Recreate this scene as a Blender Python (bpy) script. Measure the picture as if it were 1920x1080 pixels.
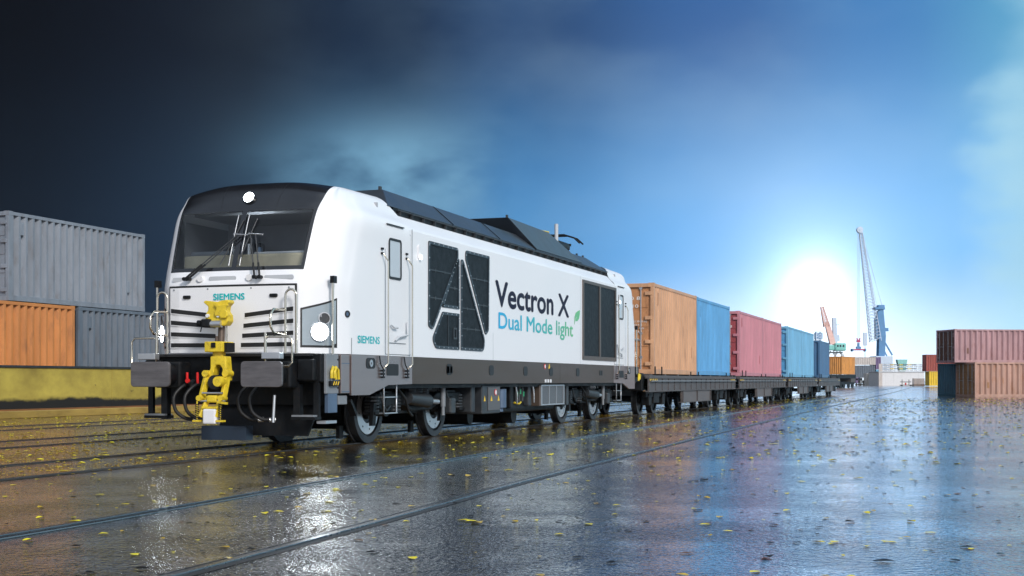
import bpy, bmesh, math, random
from mathutils import Vector, Matrix
random.seed(7)
HAZE = .0002
scene = bpy.context.scene
for o in list(bpy.data.objects): bpy.data.objects.remove(o)
COL = scene.collection
PI = math.pi

# ------------------------------------------------------------------ camera
FPX, VPX, HOR = 2500.0, 1814.0, 714.0          # focal length, track vanishing point, horizon (1920 px frame)
TH = math.atan((VPX-960)/FPX); S_, C_ = math.sin(TH), math.cos(TH)
cam = bpy.data.cameras.new('camera'); camo = bpy.data.objects.new('camera', cam); COL.objects.link(camo)
camo.location = (0, 0, 1.0); camo.rotation_euler = (PI/2, 0, TH)
cam.sensor_width = 36; cam.lens = 36*FPX/1920; cam.shift_y = (HOR-540)/1920
cam.clip_start = .1; cam.clip_end = 6000
scene.camera = camo
scene.view_settings.view_transform = 'Standard'; scene.view_settings.look = 'None'
scene.view_settings.exposure = 0.0; scene.view_settings.gamma = 1; scene.view_settings.use_curve_mapping = False

# ------------------------------------------------------------------ world
SUN_PX, SUN_PY = 1530, 540
saz = TH-math.atan((SUN_PX-960)/FPX)                      # degrees left of +Y
sel = math.atan((HOR-SUN_PY)/math.hypot(FPX, SUN_PX-960))
SUN = Vector((-math.sin(saz)*math.cos(sel), math.cos(saz)*math.cos(sel), math.sin(sel)))
w = bpy.data.worlds.new('World'); scene.world = w; w.use_nodes = True
nt = w.node_tree; nt.nodes.clear(); N = nt.nodes.new; L = nt.links.new
def lin(c): return tuple((x/255/12.92 if x <= 10 else ((x/255+.055)/1.055)**2.4) for x in c)
def wmath(op, a, b=None, c=None, clamp=False):
    n = N('ShaderNodeMath'); n.operation = op; n.use_clamp = clamp
    for i, v in enumerate((a, b, c)):
        if v is None: continue
        if isinstance(v, (int, float)): n.inputs[i].default_value = v
        else: L(v, n.inputs[i])
    return n.outputs[0]
tc = N('ShaderNodeTexCoord'); nrm = N('ShaderNodeVectorMath'); nrm.operation = 'NORMALIZE'; L(tc.outputs['Generated'], nrm.inputs[0])
D = nrm.outputs[0]
def dot(v):
    n = N('ShaderNodeVectorMath'); n.operation = 'DOT_PRODUCT'; L(D, n.inputs[0]); n.inputs[1].default_value = v; return n.outputs['Value']
phi = wmath('ARCTAN2', dot((math.cos(saz), math.sin(saz), 0)), dot((-math.sin(saz), math.cos(saz), 0)))
pf = wmath('ADD', wmath('DIVIDE', phi, 2*PI), .5)
zz = dot((0, 0, 1)); el = wmath('MULTIPLY', wmath('ARCSINE', wmath('MAXIMUM', zz, 0.0)), 180/PI)
def ramp(stops, fac):
    r = N('ShaderNodeValToRGB'); L(fac, r.inputs[0]); e = r.color_ramp.elements; r.color_ramp.interpolation = 'EASE'
    st = [(a/360+.5, lin(c)) for a, c in stops]
    e[0].position = st[0][0]; e[0].color = (*st[0][1], 1); e[1].position = st[-1][0]; e[1].color = (*st[-1][1], 1)
    for p, c in st[1:-1]:
        k = e.new(p); k.color = (*c, 1)
    return r.outputs[0]
BR = (196, 206, 220)
top = ramp([(-180, BR), (-110, (150,165,185)), (-60, (13,15,22)), (-34, (12,14,21)), (-25, (19,25,38)), (-18, (22,42,68)), (-12, (22,64,112)), (-4, (24,88,154)), (3, (40,118,184)), (9, (84,162,202)), (22, (150,196,222)), (50, BR), (180, BR)], pf)
mid = ramp([(-180, BR), (-110, (150,165,185)), (-60, (16,20,30)), (-34, (20,28,40)), (-25, (32,50,72)), (-19, (40,86,126)), (-12, (58,140,204)), (-5, (76,166,236)), (0, (96,180,246)), (5, (92,178,244)), (10, (136,204,244)), (50, BR), (180, BR)], pf)
low = ramp([(-180, BR), (-110, (150,165,185)), (-60, (18,22,30)), (-34, (23,29,38)), (-25, (38,54,72)), (-19, (92,130,168)), (-13, (186,216,242)), (-5, (214,234,253)), (0, (230,243,255)), (9, (196,222,247)), (50, BR), (180, BR)], pf)
def mixc(f, a, b, bt='MIX'):
    m = N('ShaderNodeMix'); m.data_type = 'RGBA'; m.blend_type = bt; m.clamp_factor = True
    if isinstance(f, (int, float)): m.inputs[0].default_value = f
    else: L(f, m.inputs[0])
    for i, v in ((6, a), (7, b)):
        if isinstance(v, tuple): m.inputs[i].default_value = (*v, 1) if len(v) == 3 else v
        else: L(v, m.inputs[i])
    return m.outputs[2]
def mrange(v, a, b, c=0., d=1., it='SMOOTHSTEP'):
    n = N('ShaderNodeMapRange'); n.interpolation_type = it; L(v, n.inputs[0])
    for i, x in enumerate((a, b, c, d)): n.inputs[1+i].default_value = x
    return n.outputs[0]
sky = mixc(mrange(el, 0, 5.5), low, mid); sky = mixc(mrange(el, 5, 15), sky, top)
# thin clouds
cn = N('ShaderNodeTexNoise'); cn.inputs['Scale'].default_value = 6; cn.inputs['Detail'].default_value = 7; cn.inputs['Roughness'].default_value = .5
mp = N('ShaderNodeMapping'); mp.inputs['Scale'].default_value = (1, 1, 1.9); mp.inputs['Location'].default_value = (.35, .1, 0); L(D, mp.inputs[0]); L(mp.outputs[0], cn.inputs['Vector'])
cl = mrange(cn.outputs[0], .40, .72)
phd = wmath('MULTIPLY', phi, 180/PI)
def gauss(v, m, s): return wmath('EXPONENT', wmath('MULTIPLY', wmath('POWER', wmath('ABSOLUTE', wmath('DIVIDE', wmath('SUBTRACT', v, m), s)), 2.0), -1.0))
wisp = wmath('MULTIPLY', wmath('MULTIPLY', gauss(phd, -17.8, 4.4), gauss(el, 8.6, 2.1)), wmath('MULTIPLY', mrange(cn.outputs[0], .30, .54), 1.15))
sky = mixc(wisp, sky, lin((122, 174, 206)))
edge = wmath('MULTIPLY', mrange(wmath('ADD', phd, wmath('MULTIPLY', wmath('SUBTRACT', cn.outputs[0], .5), 9.)), 6.0, 8.3), mrange(el, 0, 2.2))
edge = wmath('MULTIPLY', edge, wmath('MULTIPLY_ADD', cl, .45, .55))
sky = mixc(wmath('MULTIPLY', edge, mrange(phd, 120, 60)), sky, lin((158, 208, 230)))
sky = mixc(wmath('MULTIPLY', cl, wmath('MULTIPLY', .14, mrange(phd, -30, -5))), sky, lin((170, 205, 230)))
# sun glow
sdot = dot(tuple(SUN)); ang = wmath('MULTIPLY', wmath('ARCCOSINE', wmath('MINIMUM', sdot, 1.0)), 180/PI)
g1 = wmath('MULTIPLY', wmath('EXPONENT', wmath('MULTIPLY', wmath('DIVIDE', ang, .85), -1.0)), 2.3)
g2 = wmath('MULTIPLY', wmath('EXPONENT', wmath('MULTIPLY', wmath('DIVIDE', ang, 4.6), -1.0)), .50)
g3 = wmath('MULTIPLY', wmath('EXPONENT', wmath('MULTIPLY', wmath('DIVIDE', ang, 6.0), -1.0)), .13)
vm = N('ShaderNodeVectorMath'); vm.operation = 'SCALE'; vm.inputs[0].default_value = (.86, .95, 1.0); L(wmath('ADD', wmath('ADD', g1, g2), g3), vm.inputs['Scale'])
sky = mixc(1.0, sky, vm.outputs[0], 'ADD')
# unseen sky behind the camera, brightened to light the locomotive
behind = mrange(phd, 14, 75); lf = mrange(phd, -95, -170)
hz_gain = wmath('MULTIPLY', wmath('MULTIPLY', mrange(el, 5.0, 0), mrange(phd, -24, -8)), wmath('MULTIPLY', mrange(phd, 60, 20), .28))
gain = wmath('ADD', hz_gain, wmath('ADD', wmath('MULTIPLY', wmath('ADD', behind, lf, None, True), 0.25), 1.0))
vs = N('ShaderNodeVectorMath'); vs.operation = 'SCALE'; L(sky, vs.inputs[0]); L(gain, vs.inputs['Scale'])
bg = N('ShaderNodeBackground'); L(vs.outputs[0], bg.inputs[0]); bg.inputs[1].default_value = 1.0
ow = N('ShaderNodeOutputWorld'); L(bg.outputs[0], ow.inputs[0])
w.cycles.sampling_method = 'MANUAL'; w.cycles.sample_map_resolution = 1024

# soft key added opposite the visible sun to whiten the locomotive's front and side
sl = bpy.data.lights.new('key_light', 'SUN'); sl.energy = 2.7; sl.angle = math.radians(14); sl.color = (1, .955, .90)
so = bpy.data.objects.new('key_light', sl); COL.objects.link(so); so.rotation_euler = Vector((.66, -.60, .50)).to_track_quat('Z', 'Y').to_euler()
so.location = (0, 0, 60)

# ------------------------------------------------------------------ helpers: place from the surveyed camera
CX = -9.91                                                 # centre line of the train
def at(px, Y, z=0.):                                        # ground-plan point at depth Y under image column px
    X = (px-960)/FPX*Y; return Vector((X*C_-Y*S_, X*S_+Y*C_, z))
def zat(py, Y): return 1-(py-HOR)/FPX*Y
def gnd(px, py): return at(px, FPX/(py-HOR))

# ------------------------------------------------------------------ materials
def _m(name):
    m = bpy.data.materials.new(name); m.use_nodes = True; return m, m.node_tree, m.node_tree.nodes['Principled BSDF']
def mat(name, col, rough=.5, metal=0., var=.12, vscale=1.5, bump=.0, bscale=40, spec=.5, dirt=None, dirt_amt=.5, coat=0., stretch=None, emit=None, es=0., rvar=.12):
    m, t, b = _m(name); n = t.nodes.new; l = t.links.new
    co = n('ShaderNodeTexCoord'); vec = co.outputs['Object']
    mpn = n('ShaderNodeMapping'); l(vec, mpn.inputs[0]); mpn.inputs['Scale'].default_value = stretch or (1, 1, 1)
    tx = n('ShaderNodeTexNoise'); tx.inputs['Scale'].default_value = vscale; tx.inputs['Detail'].default_value = 6; tx.inputs['Roughness'].default_value = .6; l(mpn.outputs[0], tx.inputs['Vector'])
    mr = n('ShaderNodeMapRange'); l(tx.outputs[0], mr.inputs[0]); mr.inputs[1].default_value = .3; mr.inputs[2].default_value = .7; mr.inputs[3].default_value = 1-var; mr.inputs[4].default_value = 1+var
    sc = n('ShaderNodeVectorMath'); sc.operation = 'SCALE'; sc.inputs[0].default_value = col; l(mr.outputs[0], sc.inputs['Scale'])
    out = sc.outputs[0]
    if dirt:
        t2 = n('ShaderNodeTexNoise'); t2.inputs['Scale'].default_value = vscale*2.3; t2.inputs['Detail'].default_value = 9; t2.inputs['Roughness'].default_value = .7; l(mpn.outputs[0], t2.inputs['Vector'])
        m2 = n('ShaderNodeMapRange'); l(t2.outputs[0], m2.inputs[0]); m2.inputs[1].default_value = .52; m2.inputs[2].default_value = .72; m2.inputs[4].default_value = dirt_amt
        mx = n('ShaderNodeMix'); mx.data_type = 'RGBA'; l(m2.outputs[0], mx.inputs[0]); l(out, mx.inputs[6]); mx.inputs[7].default_value = (*dirt, 1); out = mx.outputs[2]
    l(out, b.inputs['Base Color'])
    rr = n('ShaderNodeMapRange'); l(tx.outputs[0], rr.inputs[0]); rr.inputs[1].default_value = .3; rr.inputs[2].default_value = .7; rr.inputs[3].default_value = max(.02, rough-rvar*rough); rr.inputs[4].default_value = min(1, rough+rvar*rough*1.5); l(rr.outputs[0], b.inputs['Roughness'])
    b.inputs['Metallic'].default_value = metal; b.inputs['Specular IOR Level'].default_value = spec; b.inputs['Coat Weight'].default_value = coat; b.inputs['Coat Roughness'].default_value = .06
    if bump:
        t3 = n('ShaderNodeTexNoise'); t3.inputs['Scale'].default_value = bscale; t3.inputs['Detail'].default_value = 4; l(mpn.outputs[0], t3.inputs['Vector'])
        bp = n('ShaderNodeBump'); bp.inputs['Strength'].default_value = bump; bp.inputs['Distance'].default_value = .01; l(t3.outputs[0], bp.inputs['Height']); l(bp.outputs[0], b.inputs['Normal'])
    if emit: b.inputs['Emission Color'].default_value = (*emit, 1); b.inputs['Emission Strength'].default_value = es
    return m
WHITE = mat('white_gloss_paint', (.82, .82, .84), .36, var=.012, vscale=.8, coat=.15, rvar=.1)
WHITE2 = mat('white_panel_paint', (.78, .78, .80), .38, var=.02)
BLACKG = mat('black_gloss_mask', (.014, .015, .018), .10, var=.2, coat=.6)
BLACK = mat('black_steel', (.006, .0072, .009), .5, metal=.0, var=.4, vscale=5, spec=.28, dirt=(.030, .020, .014), dirt_amt=.5, bump=.15, bscale=60)
BLACKR = mat('black_rubber', (.012, .012, .013), .5, var=.3)
DGREY = mat('dark_grey_paint', (.028, .032, .037), .42, var=.2, vscale=3, dirt=(.12, .11, .10), dirt_amt=.3)
MGREY = mat('mid_grey_paint', (.20, .215, .235), .42, var=.15, vscale=3)
ROOF = mat('roof_dark_blue_grey', (.055, .065, .08), .36, metal=.25, var=.14, vscale=2)
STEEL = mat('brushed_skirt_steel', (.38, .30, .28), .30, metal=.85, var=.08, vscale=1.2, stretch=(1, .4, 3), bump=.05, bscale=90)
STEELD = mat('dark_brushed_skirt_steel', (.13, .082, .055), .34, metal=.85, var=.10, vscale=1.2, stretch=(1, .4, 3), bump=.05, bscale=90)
CHROME = mat('polished_rail_chrome', (.66, .60, .50), .18, metal=1, var=.05)
ALU = mat('bare_aluminium', (.55, .56, .58), .35, metal=.8, var=.1)
DISC = mat('polished_brake_disc', (.72, .72, .73), .30, metal=.7, var=.08, vscale=6)
TYRE = mat('wheel_rim_steel', (.055, .058, .064), .42, metal=.6, var=.2, vscale=6)
YEL = mat('coupler_yellow_paint', (.74, .54, .03), .42, var=.15, vscale=7, dirt=(.10, .065, .02), dirt_amt=.55, bump=.15, bscale=50)
RED = mat('red_handle_plastic', (.75, .03, .03), .35, var=.05)
TEAL = mat('teal_lettering', (.0, .46, .50), .5, var=.02, spec=.2)
NAVY = mat('navy_lettering', (.008, .007, .028), .5, var=.02, spec=.2)
LAMP = mat('lit_lamp', (.9, .95, 1), .2, emit=(.88, .96, 1), es=40)
LAMPS = mat('lit_side_marker', (.9, .95, 1), .2, emit=(1, 1, 1), es=1.2)
BUFF = mat('buffer_plate_steel', (.15, .14, .145), .38, metal=.5, var=.25, vscale=3, stretch=(1, 1, 6))
MESHB = mat('black_grille_mesh', (.006, .0075, .010), .5, spec=.25, var=.25, vscale=8, bump=.35, bscale=160)
GFRAME = mat('grille_frame_slate', (.028, .040, .052), .42, metal=.1, var=.15)
BRONZE = mat('bronze_grille_frame', (.13, .095, .075), .4, metal=.5, var=.12)
MESHG = mat('grey_radiator_mesh', (.14, .15, .165), .5, metal=.3, var=.1, bump=.4, bscale=200)
CABIN = mat('cab_lining_grey', (.36, .37, .40), .6, var=.1)
DESK = mat('beige_desk_top', (.62, .54, .38), .4, var=.12, vscale=4)
PALE = mat('pale_grey_plastic', (.50, .52, .55), .4, var=.05)
BLUEG = mat('blue_grey_tank', (.10, .15, .23), .4, metal=.3, var=.2)
WARNY = mat('warning_yellow_print', (.85, .55, .03), .4, var=.03)
GREEN = mat('green_print', (.02, .35, .14), .4, var=.03)
def glassmat(name, tint, refl=.10, extra=0.):
    m = bpy.data.materials.new(name); m.use_nodes = True; t = m.node_tree; t.nodes.clear(); n = t.nodes.new; l = t.links.new
    tr = n('ShaderNodeBsdfTransparent'); tr.inputs[0].default_value = (*tint, 1)
    gl = n('ShaderNodeBsdfGlossy'); gl.inputs['Roughness'].default_value = .03
    fr = n('ShaderNodeFresnel'); fr.inputs[0].default_value = 1.5
    ad = n('ShaderNodeMath'); ad.operation = 'ADD'; ad.use_clamp = True; l(fr.outputs[0], ad.inputs[0]); ad.inputs[1].default_value = extra
    mx = n('ShaderNodeMixShader'); l(ad.outputs[0], mx.inputs[0]); l(tr.outputs[0], mx.inputs[1]); l(gl.outputs[0], mx.inputs[2])
    o = n('ShaderNodeOutputMaterial'); l(mx.outputs[0], o.inputs[0]); return m
GLASS = glassmat('tinted_windscreen_glass', (.80, .84, .87))
WGLASS = mat('pale_door_window_glass', (.50, .54, .58), .08, var=.05, spec=.8)

# ------------------------------------------------------------------ mesh builder
ORG = Vector((0, 0, 0))
class MB:
    def __init__(s): s.v = []; s.f = []; s.sm = []
    def add(s, vs, fs, smooth=False):
        k = len(s.v); s.v += [Vector(v) for v in vs]; s.f += [tuple(i+k for i in f) for f in fs]; s.sm += [smooth]*len(fs); return s
    def bx(s, x0, x1, y0, y1, z0, z1):
        if x0 > x1: x0, x1 = x1, x0
        if y0 > y1: y0, y1 = y1, y0
        if z0 > z1: z0, z1 = z1, z0
        vs = [(x, y, z) for x in (x0, x1) for y in (y0, y1) for z in (z0, z1)]
        return s.add(vs, [(0,1,3,2),(4,6,7,5),(0,4,5,1),(2,3,7,6),(0,2,6,4),(1,5,7,3)])
    def obx(s, c, sx, sy, sz, R):                       # oriented box, R = 3x3
        vs = [Vector(c)+R@Vector((x*sx/2, y*sy/2, z*sz/2)) for x in (-1,1) for y in (-1,1) for z in (-1,1)]
        return s.add(vs, [(0,1,3,2),(4,6,7,5),(0,4,5,1),(2,3,7,6),(0,2,6,4),(1,5,7,3)])
    def bar(s, a, b, w, h=None, up=(0, 0, 1)):           # rectangular bar between two points
        a, b = Vector(a), Vector(b); d = b-a; Ln = d.length; d.normalize(); u = Vector(up)
        if abs(d.dot(u)) > .98: u = Vector((1, 0, 0))
        r = d.cross(u).normalized(); u = r.cross(d).normalized(); R = Matrix((r, d, u)).transposed()
        return s.obx((a+b)/2, w, Ln, h or w, R)
    def cyl(s, a, b, r, n=12, r2=None, cap=True):
        a, b = Vector(a), Vector(b); d = (b-a).normalized(); r2 = r if r2 is None else r2
        u = Vector((0, 0, 1)) if abs(d.z) < .9 else Vector((1, 0, 0)); x = d.cross(u).normalized(); y = d.cross(x)
        vs = []
        for i in range(n):
            t = 2*PI*i/n; q = x*math.cos(t)+y*math.sin(t); vs += [a+q*r, b+q*r2]
        s.add(vs, [(2*i, 2*i+1, (2*i+3) % (2*n), (2*i+2) % (2*n)) for i in range(n)], True)
        if cap: s.add([v for v in vs[0::2]], [tuple(range(n))]); s.add([v for v in vs[1::2]], [tuple(reversed(range(n)))])
        return s
    def tube(s, pts, r, n=8, cap=True):
        P = [Vector(p) for p in pts]; m = len(P); rings = []; prev = None
        for i in range(m):
            d = (P[min(i+1, m-1)]-P[max(i-1, 0)]).normalized()
            if prev is None: u = Vector((0, 0, 1)) if abs(d.z) < .9 else Vector((1, 0, 0))
            else: u = prev
            x = d.cross(u).normalized(); y = x.cross(d).normalized(); prev = y
            rings.append([P[i]+(x*math.cos(2*PI*k/n)+y*math.sin(2*PI*k/n))*r for k in range(n)])
        vs = [v for g in rings for v in g]
        s.add(vs, [(i*n+k, i*n+(k+1) % n, (i+1)*n+(k+1) % n, (i+1)*n+k) for i in range(m-1) for k in range(n)], True)
        if cap: s.add(rings[0], [tuple(reversed(range(n)))]); s.add(rings[-1], [tuple(range(n))])
        return s
    def ring(s, c, axis, r0, r1, t, n=32):               # flat annulus with thickness along axis
        c = Vector(c); d = Vector(axis).normalized(); u = Vector((0, 0, 1)) if abs(d.z) < .9 else Vector((1, 0, 0)); x = d.cross(u).normalized(); y = d.cross(x)
        vs = []
        for i in range(n):
            q = x*math.cos(2*PI*i/n)+y*math.sin(2*PI*i/n); vs += [c+q*r0, c+q*r1, c+q*r1+d*t, c+q*r0+d*t]
        fs = []
        for i in range(n):
            j = (i+1) % n
            for k in range(4): fs.append((4*i+k, 4*j+k, 4*j+(k+1) % 4, 4*i+(k+1) % 4))
        return s.add(vs, fs)
    def poly(s, pts, nrm, t):                             # extrude a planar polygon by t along nrm
        n = len(pts); a = [Vector(p) for p in pts]; d = Vector(nrm)*t; b = [p+d for p in a]
        return s.add(a+b, [tuple(reversed(range(n))), tuple(range(n, 2*n))]+[(i, (i+1) % n, n+(i+1) % n, n+i) for i in range(n)])
    def frame(s, outer, inner, nrm, t):
        n = len(outer); d = Vector(nrm)*t; O = [Vector(p) for p in outer]; I = [Vector(p) for p in inner]
        vs = O+I+[p+d for p in O]+[p+d for p in I]; fs = []
        for i in range(n):
            j = (i+1) % n
            fs += [(2*n+i, 2*n+j, 3*n+j, 3*n+i), (i, j, 2*n+j, 2*n+i), (n+i, 3*n+i, 3*n+j, n+j)]
        return s.add(vs, fs)
    def build(s, name, m, parent=None, bevel=0., org=None, recalc=True):
        me = bpy.data.meshes.new(name); o_ = ORG if org is None else Vector(org)
        me.from_pydata([tuple(v-o_) for v in s.v], [], s.f); me.polygons.foreach_set('use_smooth', s.sm); me.materials.append(m)
        if recalc:
            bm = bmesh.new(); bm.from_mesh(me); bmesh.ops.recalc_face_normals(bm, faces=bm.faces); bm.to_mesh(me); bm.free()
        me.update(); o = bpy.data.objects.new(name, me); COL.objects.link(o)
        if parent: o.parent = parent
        if bevel:
            b = o.modifiers.new('bevel', 'BEVEL'); b.width = bevel; b.segments = 2; b.limit_method = 'ANGLE'; b.angle_limit = .6
        return o
def thing(name, label, cat, loc=(0, 0, 0), rz=0., group=None):
    o = bpy.data.objects.new(name, None); COL.objects.link(o); o.location = loc; o.rotation_euler = (0, 0, rz); o.empty_display_size = .3
    o['label'] = label; o['category'] = cat
    if group: o['group'] = group
    return o
def tag(o, label, cat, group=None):
    o['label'] = label; o['category'] = cat
    if group: o['group'] = group
    return o
def struct(o): o['kind'] = 'structure'; return o
def stuff(o): o['kind'] = 'stuff'; return o
def copy_tree(o, parent=None):
    c = o.copy(); COL.objects.link(c); c.parent = parent
    for ch in list(o.children): copy_tree(ch, c)
    return c
def text(body, h, width, m, parent, loc, rot, name='lettering', off=.0, ext=.002, align='LEFT'):
    cu = bpy.data.curves.new(name, 'FONT'); cu.body = body; cu.size = 1; cu.extrude = 0; cu.resolution_u = 4
    o = bpy.data.objects.new(name, cu); COL.objects.link(o); bpy.context.view_layer.update()
    me = bpy.data.meshes.new_from_object(o.evaluated_get(bpy.context.evaluated_depsgraph_get())); bpy.data.objects.remove(o)
    xs = [v.co.x for v in me.vertices]; ys = [v.co.y for v in me.vertices]; x0, x1 = min(xs), max(xs)
    cap = .69
    for v in me.vertices: v.co = Vector(((v.co.x-x0)/(x1-x0)*width, v.co.y/cap*h, 0))
    me.materials.clear(); me.materials.append(m)
    if off:                                   # embolden: slightly shifted copies, each a hair in front of the last
        n = len(me.vertices); V = [v.co.copy() for v in me.vertices]; F = [tuple(p.vertices) for p in me.polygons]; W = []; FF = []
        for i, (dx, dy) in enumerate(((0, 0), (-off, 0), (off, 0), (0, off*.6), (0, -off*.6))):
            W += [(v.x+dx*h, v.y+dy*h, i*.0003) for v in V]; FF += [tuple(q+n*i for q in f) for f in F]
        me = bpy.data.meshes.new(name); me.from_pydata(W, [], FF); me.materials.append(m)
    r = bpy.data.objects.new(name, me); COL.objects.link(r); r.parent = parent; r.location = loc; r.rotation_euler = rot
    return r
ROT_SIDE = (PI/2, 0, PI/2)      # reads along +Y, faces +X
ROT_FRONT = (PI/2, 0, 0)        # reads along +X, faces -Y
def rounded(pts, r, seg=4):      # round the corners of a 2-D polygon
    out = []; n = len(pts)
    for i in range(n):
        p = Vector(pts[i]); a = Vector(pts[i-1])-p; b = Vector(pts[(i+1) % n])-p
        rr = r[i] if isinstance(r, (list, tuple)) else r
        k = min(rr, a.length*.45, b.length*.45); A = p+a.normalized()*k; B = p+b.normalized()*k
        for j in range(seg+1):
            t = j/seg; out.append((1-t)**2*A+2*t*(1-t)*p+t*t*B)
    return out
def inset(pts, d):
    n = len(pts); out = []; ar = sum(pts[i][0]*pts[(i+1) % n][1]-pts[(i+1) % n][0]*pts[i][1] for i in range(n)); sg = 1 if ar > 0 else -1
    for i in range(n):
        p = Vector(pts[i]); a = (p-Vector(pts[i-1])); b = (Vector(pts[(i+1) % n])-p)
        a = a.normalized() if a.length > 1e-6 else b.normalized(); b = b.normalized() if b.length > 1e-6 else a
        na = Vector((-a.y, a.x))*sg; nb = Vector((-b.y, b.x))*sg; q = (na+nb)
        q = q/max(.35, q.length_squared/2) if q.length > 1e-6 else na
        out.append(p+q*d)
    return out
def cr(p0, p1, p2, p3, t): return .5*((2*p1)+(-p0+p2)*t+(2*p0-5*p1+4*p2-p3)*t*t+(-p0+3*p1-3*p2+p3)*t**3)
def path(pts, step):             # Catmull-Rom through 2-D points
    P = [Vector(p) for p in pts]; P = [2*P[0]-P[1]]+P+[2*P[-1]-P[-2]]; out = []
    for i in range(1, len(P)-2):
        n = max(2, int((P[i+1]-P[i]).length/step))
        for k in range(n): out.append(cr(P[i-1], P[i], P[i+1], P[i+2], k/n))
    out.append(P[-2]); return out

# ================================================================== ground
def ground_mat():
    m, t, b = _m('wet_asphalt'); n = t.nodes.new; l = t.links.new
    ge = n('ShaderNodeNewGeometry'); pos = ge.outputs['Position']
    def noise(sc, det=5, ro=.6, vec=pos):
        x = n('ShaderNodeTexNoise'); x.inputs['Scale'].default_value = sc; x.inputs['Detail'].default_value = det; x.inputs['Roughness'].default_value = ro; l(vec, x.inputs['Vector']); return x.outputs[0]
    def mr(v, a, b_, c, d):
        x = n('ShaderNodeMapRange'); l(v, x.inputs[0]); x.interpolation_type = 'SMOOTHSTEP'
        for i, q in enumerate((a, b_, c, d)): x.inputs[1+i].default_value = q
        return x.outputs[0]
    def mth(op, a, b_):
        x = n('ShaderNodeMath'); x.operation = op
        for i, v in enumerate((a, b_)):
            if isinstance(v, (int, float)): x.inputs[i].default_value = v
            else: l(v, x.inputs[i])
        return x.outputs[0]
    big = noise(.12, 5); med = noise(.9, 6); fine = noise(70, 3, .7)
    sp = n('ShaderNodeSeparateXYZ'); l(pos, sp.inputs[0])
    side = mr(mth('ADD', sp.outputs[0], mth('MULTIPLY', mth('SUBTRACT', med, .5), 2.5)), -9.2, -7.6, 1, 0)     # ochre tint around the inner tracks
    fl = mr(fine, .35, .7, .6, 1.7)
    base = n('ShaderNodeMix'); base.data_type = 'RGBA'; l(mr(med, .35, .7, 0, 1), base.inputs[0]); base.inputs[6].default_value = (.012, .014, .018, 1); base.inputs[7].default_value = (.034, .035, .038, 1)
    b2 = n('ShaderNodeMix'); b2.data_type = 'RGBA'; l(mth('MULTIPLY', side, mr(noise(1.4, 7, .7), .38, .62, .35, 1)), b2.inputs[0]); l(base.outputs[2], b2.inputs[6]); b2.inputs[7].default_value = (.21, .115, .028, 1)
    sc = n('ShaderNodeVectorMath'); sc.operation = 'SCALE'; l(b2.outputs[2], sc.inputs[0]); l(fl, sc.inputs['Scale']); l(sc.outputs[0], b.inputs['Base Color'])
    r0 = mr(mth('ADD', mth('MULTIPLY', med, .5), mth('MULTIPLY', big, .5)), .38, .60, .05, .17)
    l(mth('ADD', r0, mth('MULTIPLY', side, .12)), b.inputs['Roughness'])
    b.inputs['IOR'].default_value = 1.45; b.inputs['Specular IOR Level'].default_value = .7; b.inputs['Coat Weight'].default_value = 1.0; b.inputs['Coat IOR'].default_value = 1.4; l(mth('MULTIPLY', r0, .8), b.inputs['Coat Roughness'])
    mp_ = n('ShaderNodeMapping'); l(pos, mp_.inputs[0]); mp_.inputs['Rotation'].default_value = (0, 0, -TH); mp_.inputs['Scale'].default_value = (1, 1, 1)
    h = mth('ADD', mth('ADD', mth('MULTIPLY', noise(60, 2, .6), .3), mth('MULTIPLY', noise(24, 2), 1.0)), mth('MULTIPLY', noise(6, 3), 1.6))
    bp = n('ShaderNodeBump'); l(mr(mth('ADD', noise(.45, 5, .6), mth('MULTIPLY', med, .3)), .50, .82, .30, .85), bp.inputs['Strength']); bp.inputs['Distance'].default_value = .01; l(h, bp.inputs['Height']); l(bp.outputs[0], b.inputs['Normal']); l(bp.outputs[0], b.inputs['Coat Normal'])
    return m
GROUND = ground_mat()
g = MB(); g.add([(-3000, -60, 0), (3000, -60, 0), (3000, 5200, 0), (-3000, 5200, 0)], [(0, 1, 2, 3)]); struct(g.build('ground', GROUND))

RAILTOP = mat('polished_rail_head', (.24, .24, .25), .26, metal=.95, var=.12, vscale=4, dirt=(.20, .12, .08), dirt_amt=.35)
RAILSIDE = mat('rusty_rail_flank', (.07, .05, .045), .5, metal=.3, var=.4, vscale=8)
GROOVE = mat('dark_flangeway_groove', (.008, .008, .009), .35, var=.2)
CONC = mat('wet_rail_bedding', (.05, .048, .045), .4, var=.3, vscale=6, bump=.3, bscale=50)
RAILDULL = mat('dull_worn_rail_head', (.10, .09, .085), .35, metal=.8, var=.3, vscale=4, dirt=(.08, .05, .03), dirt_amt=.6)
def ribbon(mb, P, prof):
    n = len(prof); vs = []
    for i, p in enumerate(P):
        d = (P[min(i+1, len(P)-1)]-P[max(i-1, 0)]).normalized(); r = Vector((d.y, -d.x))
        for a, z in prof: q = p+r*a; vs.append((q.x, q.y, z))
    mb.add(vs, [(i*n+k, i*n+k+1, (i+1)*n+k+1, (i+1)*n+k) for i in range(len(P)-1) for k in range(n-1)], True)
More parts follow.
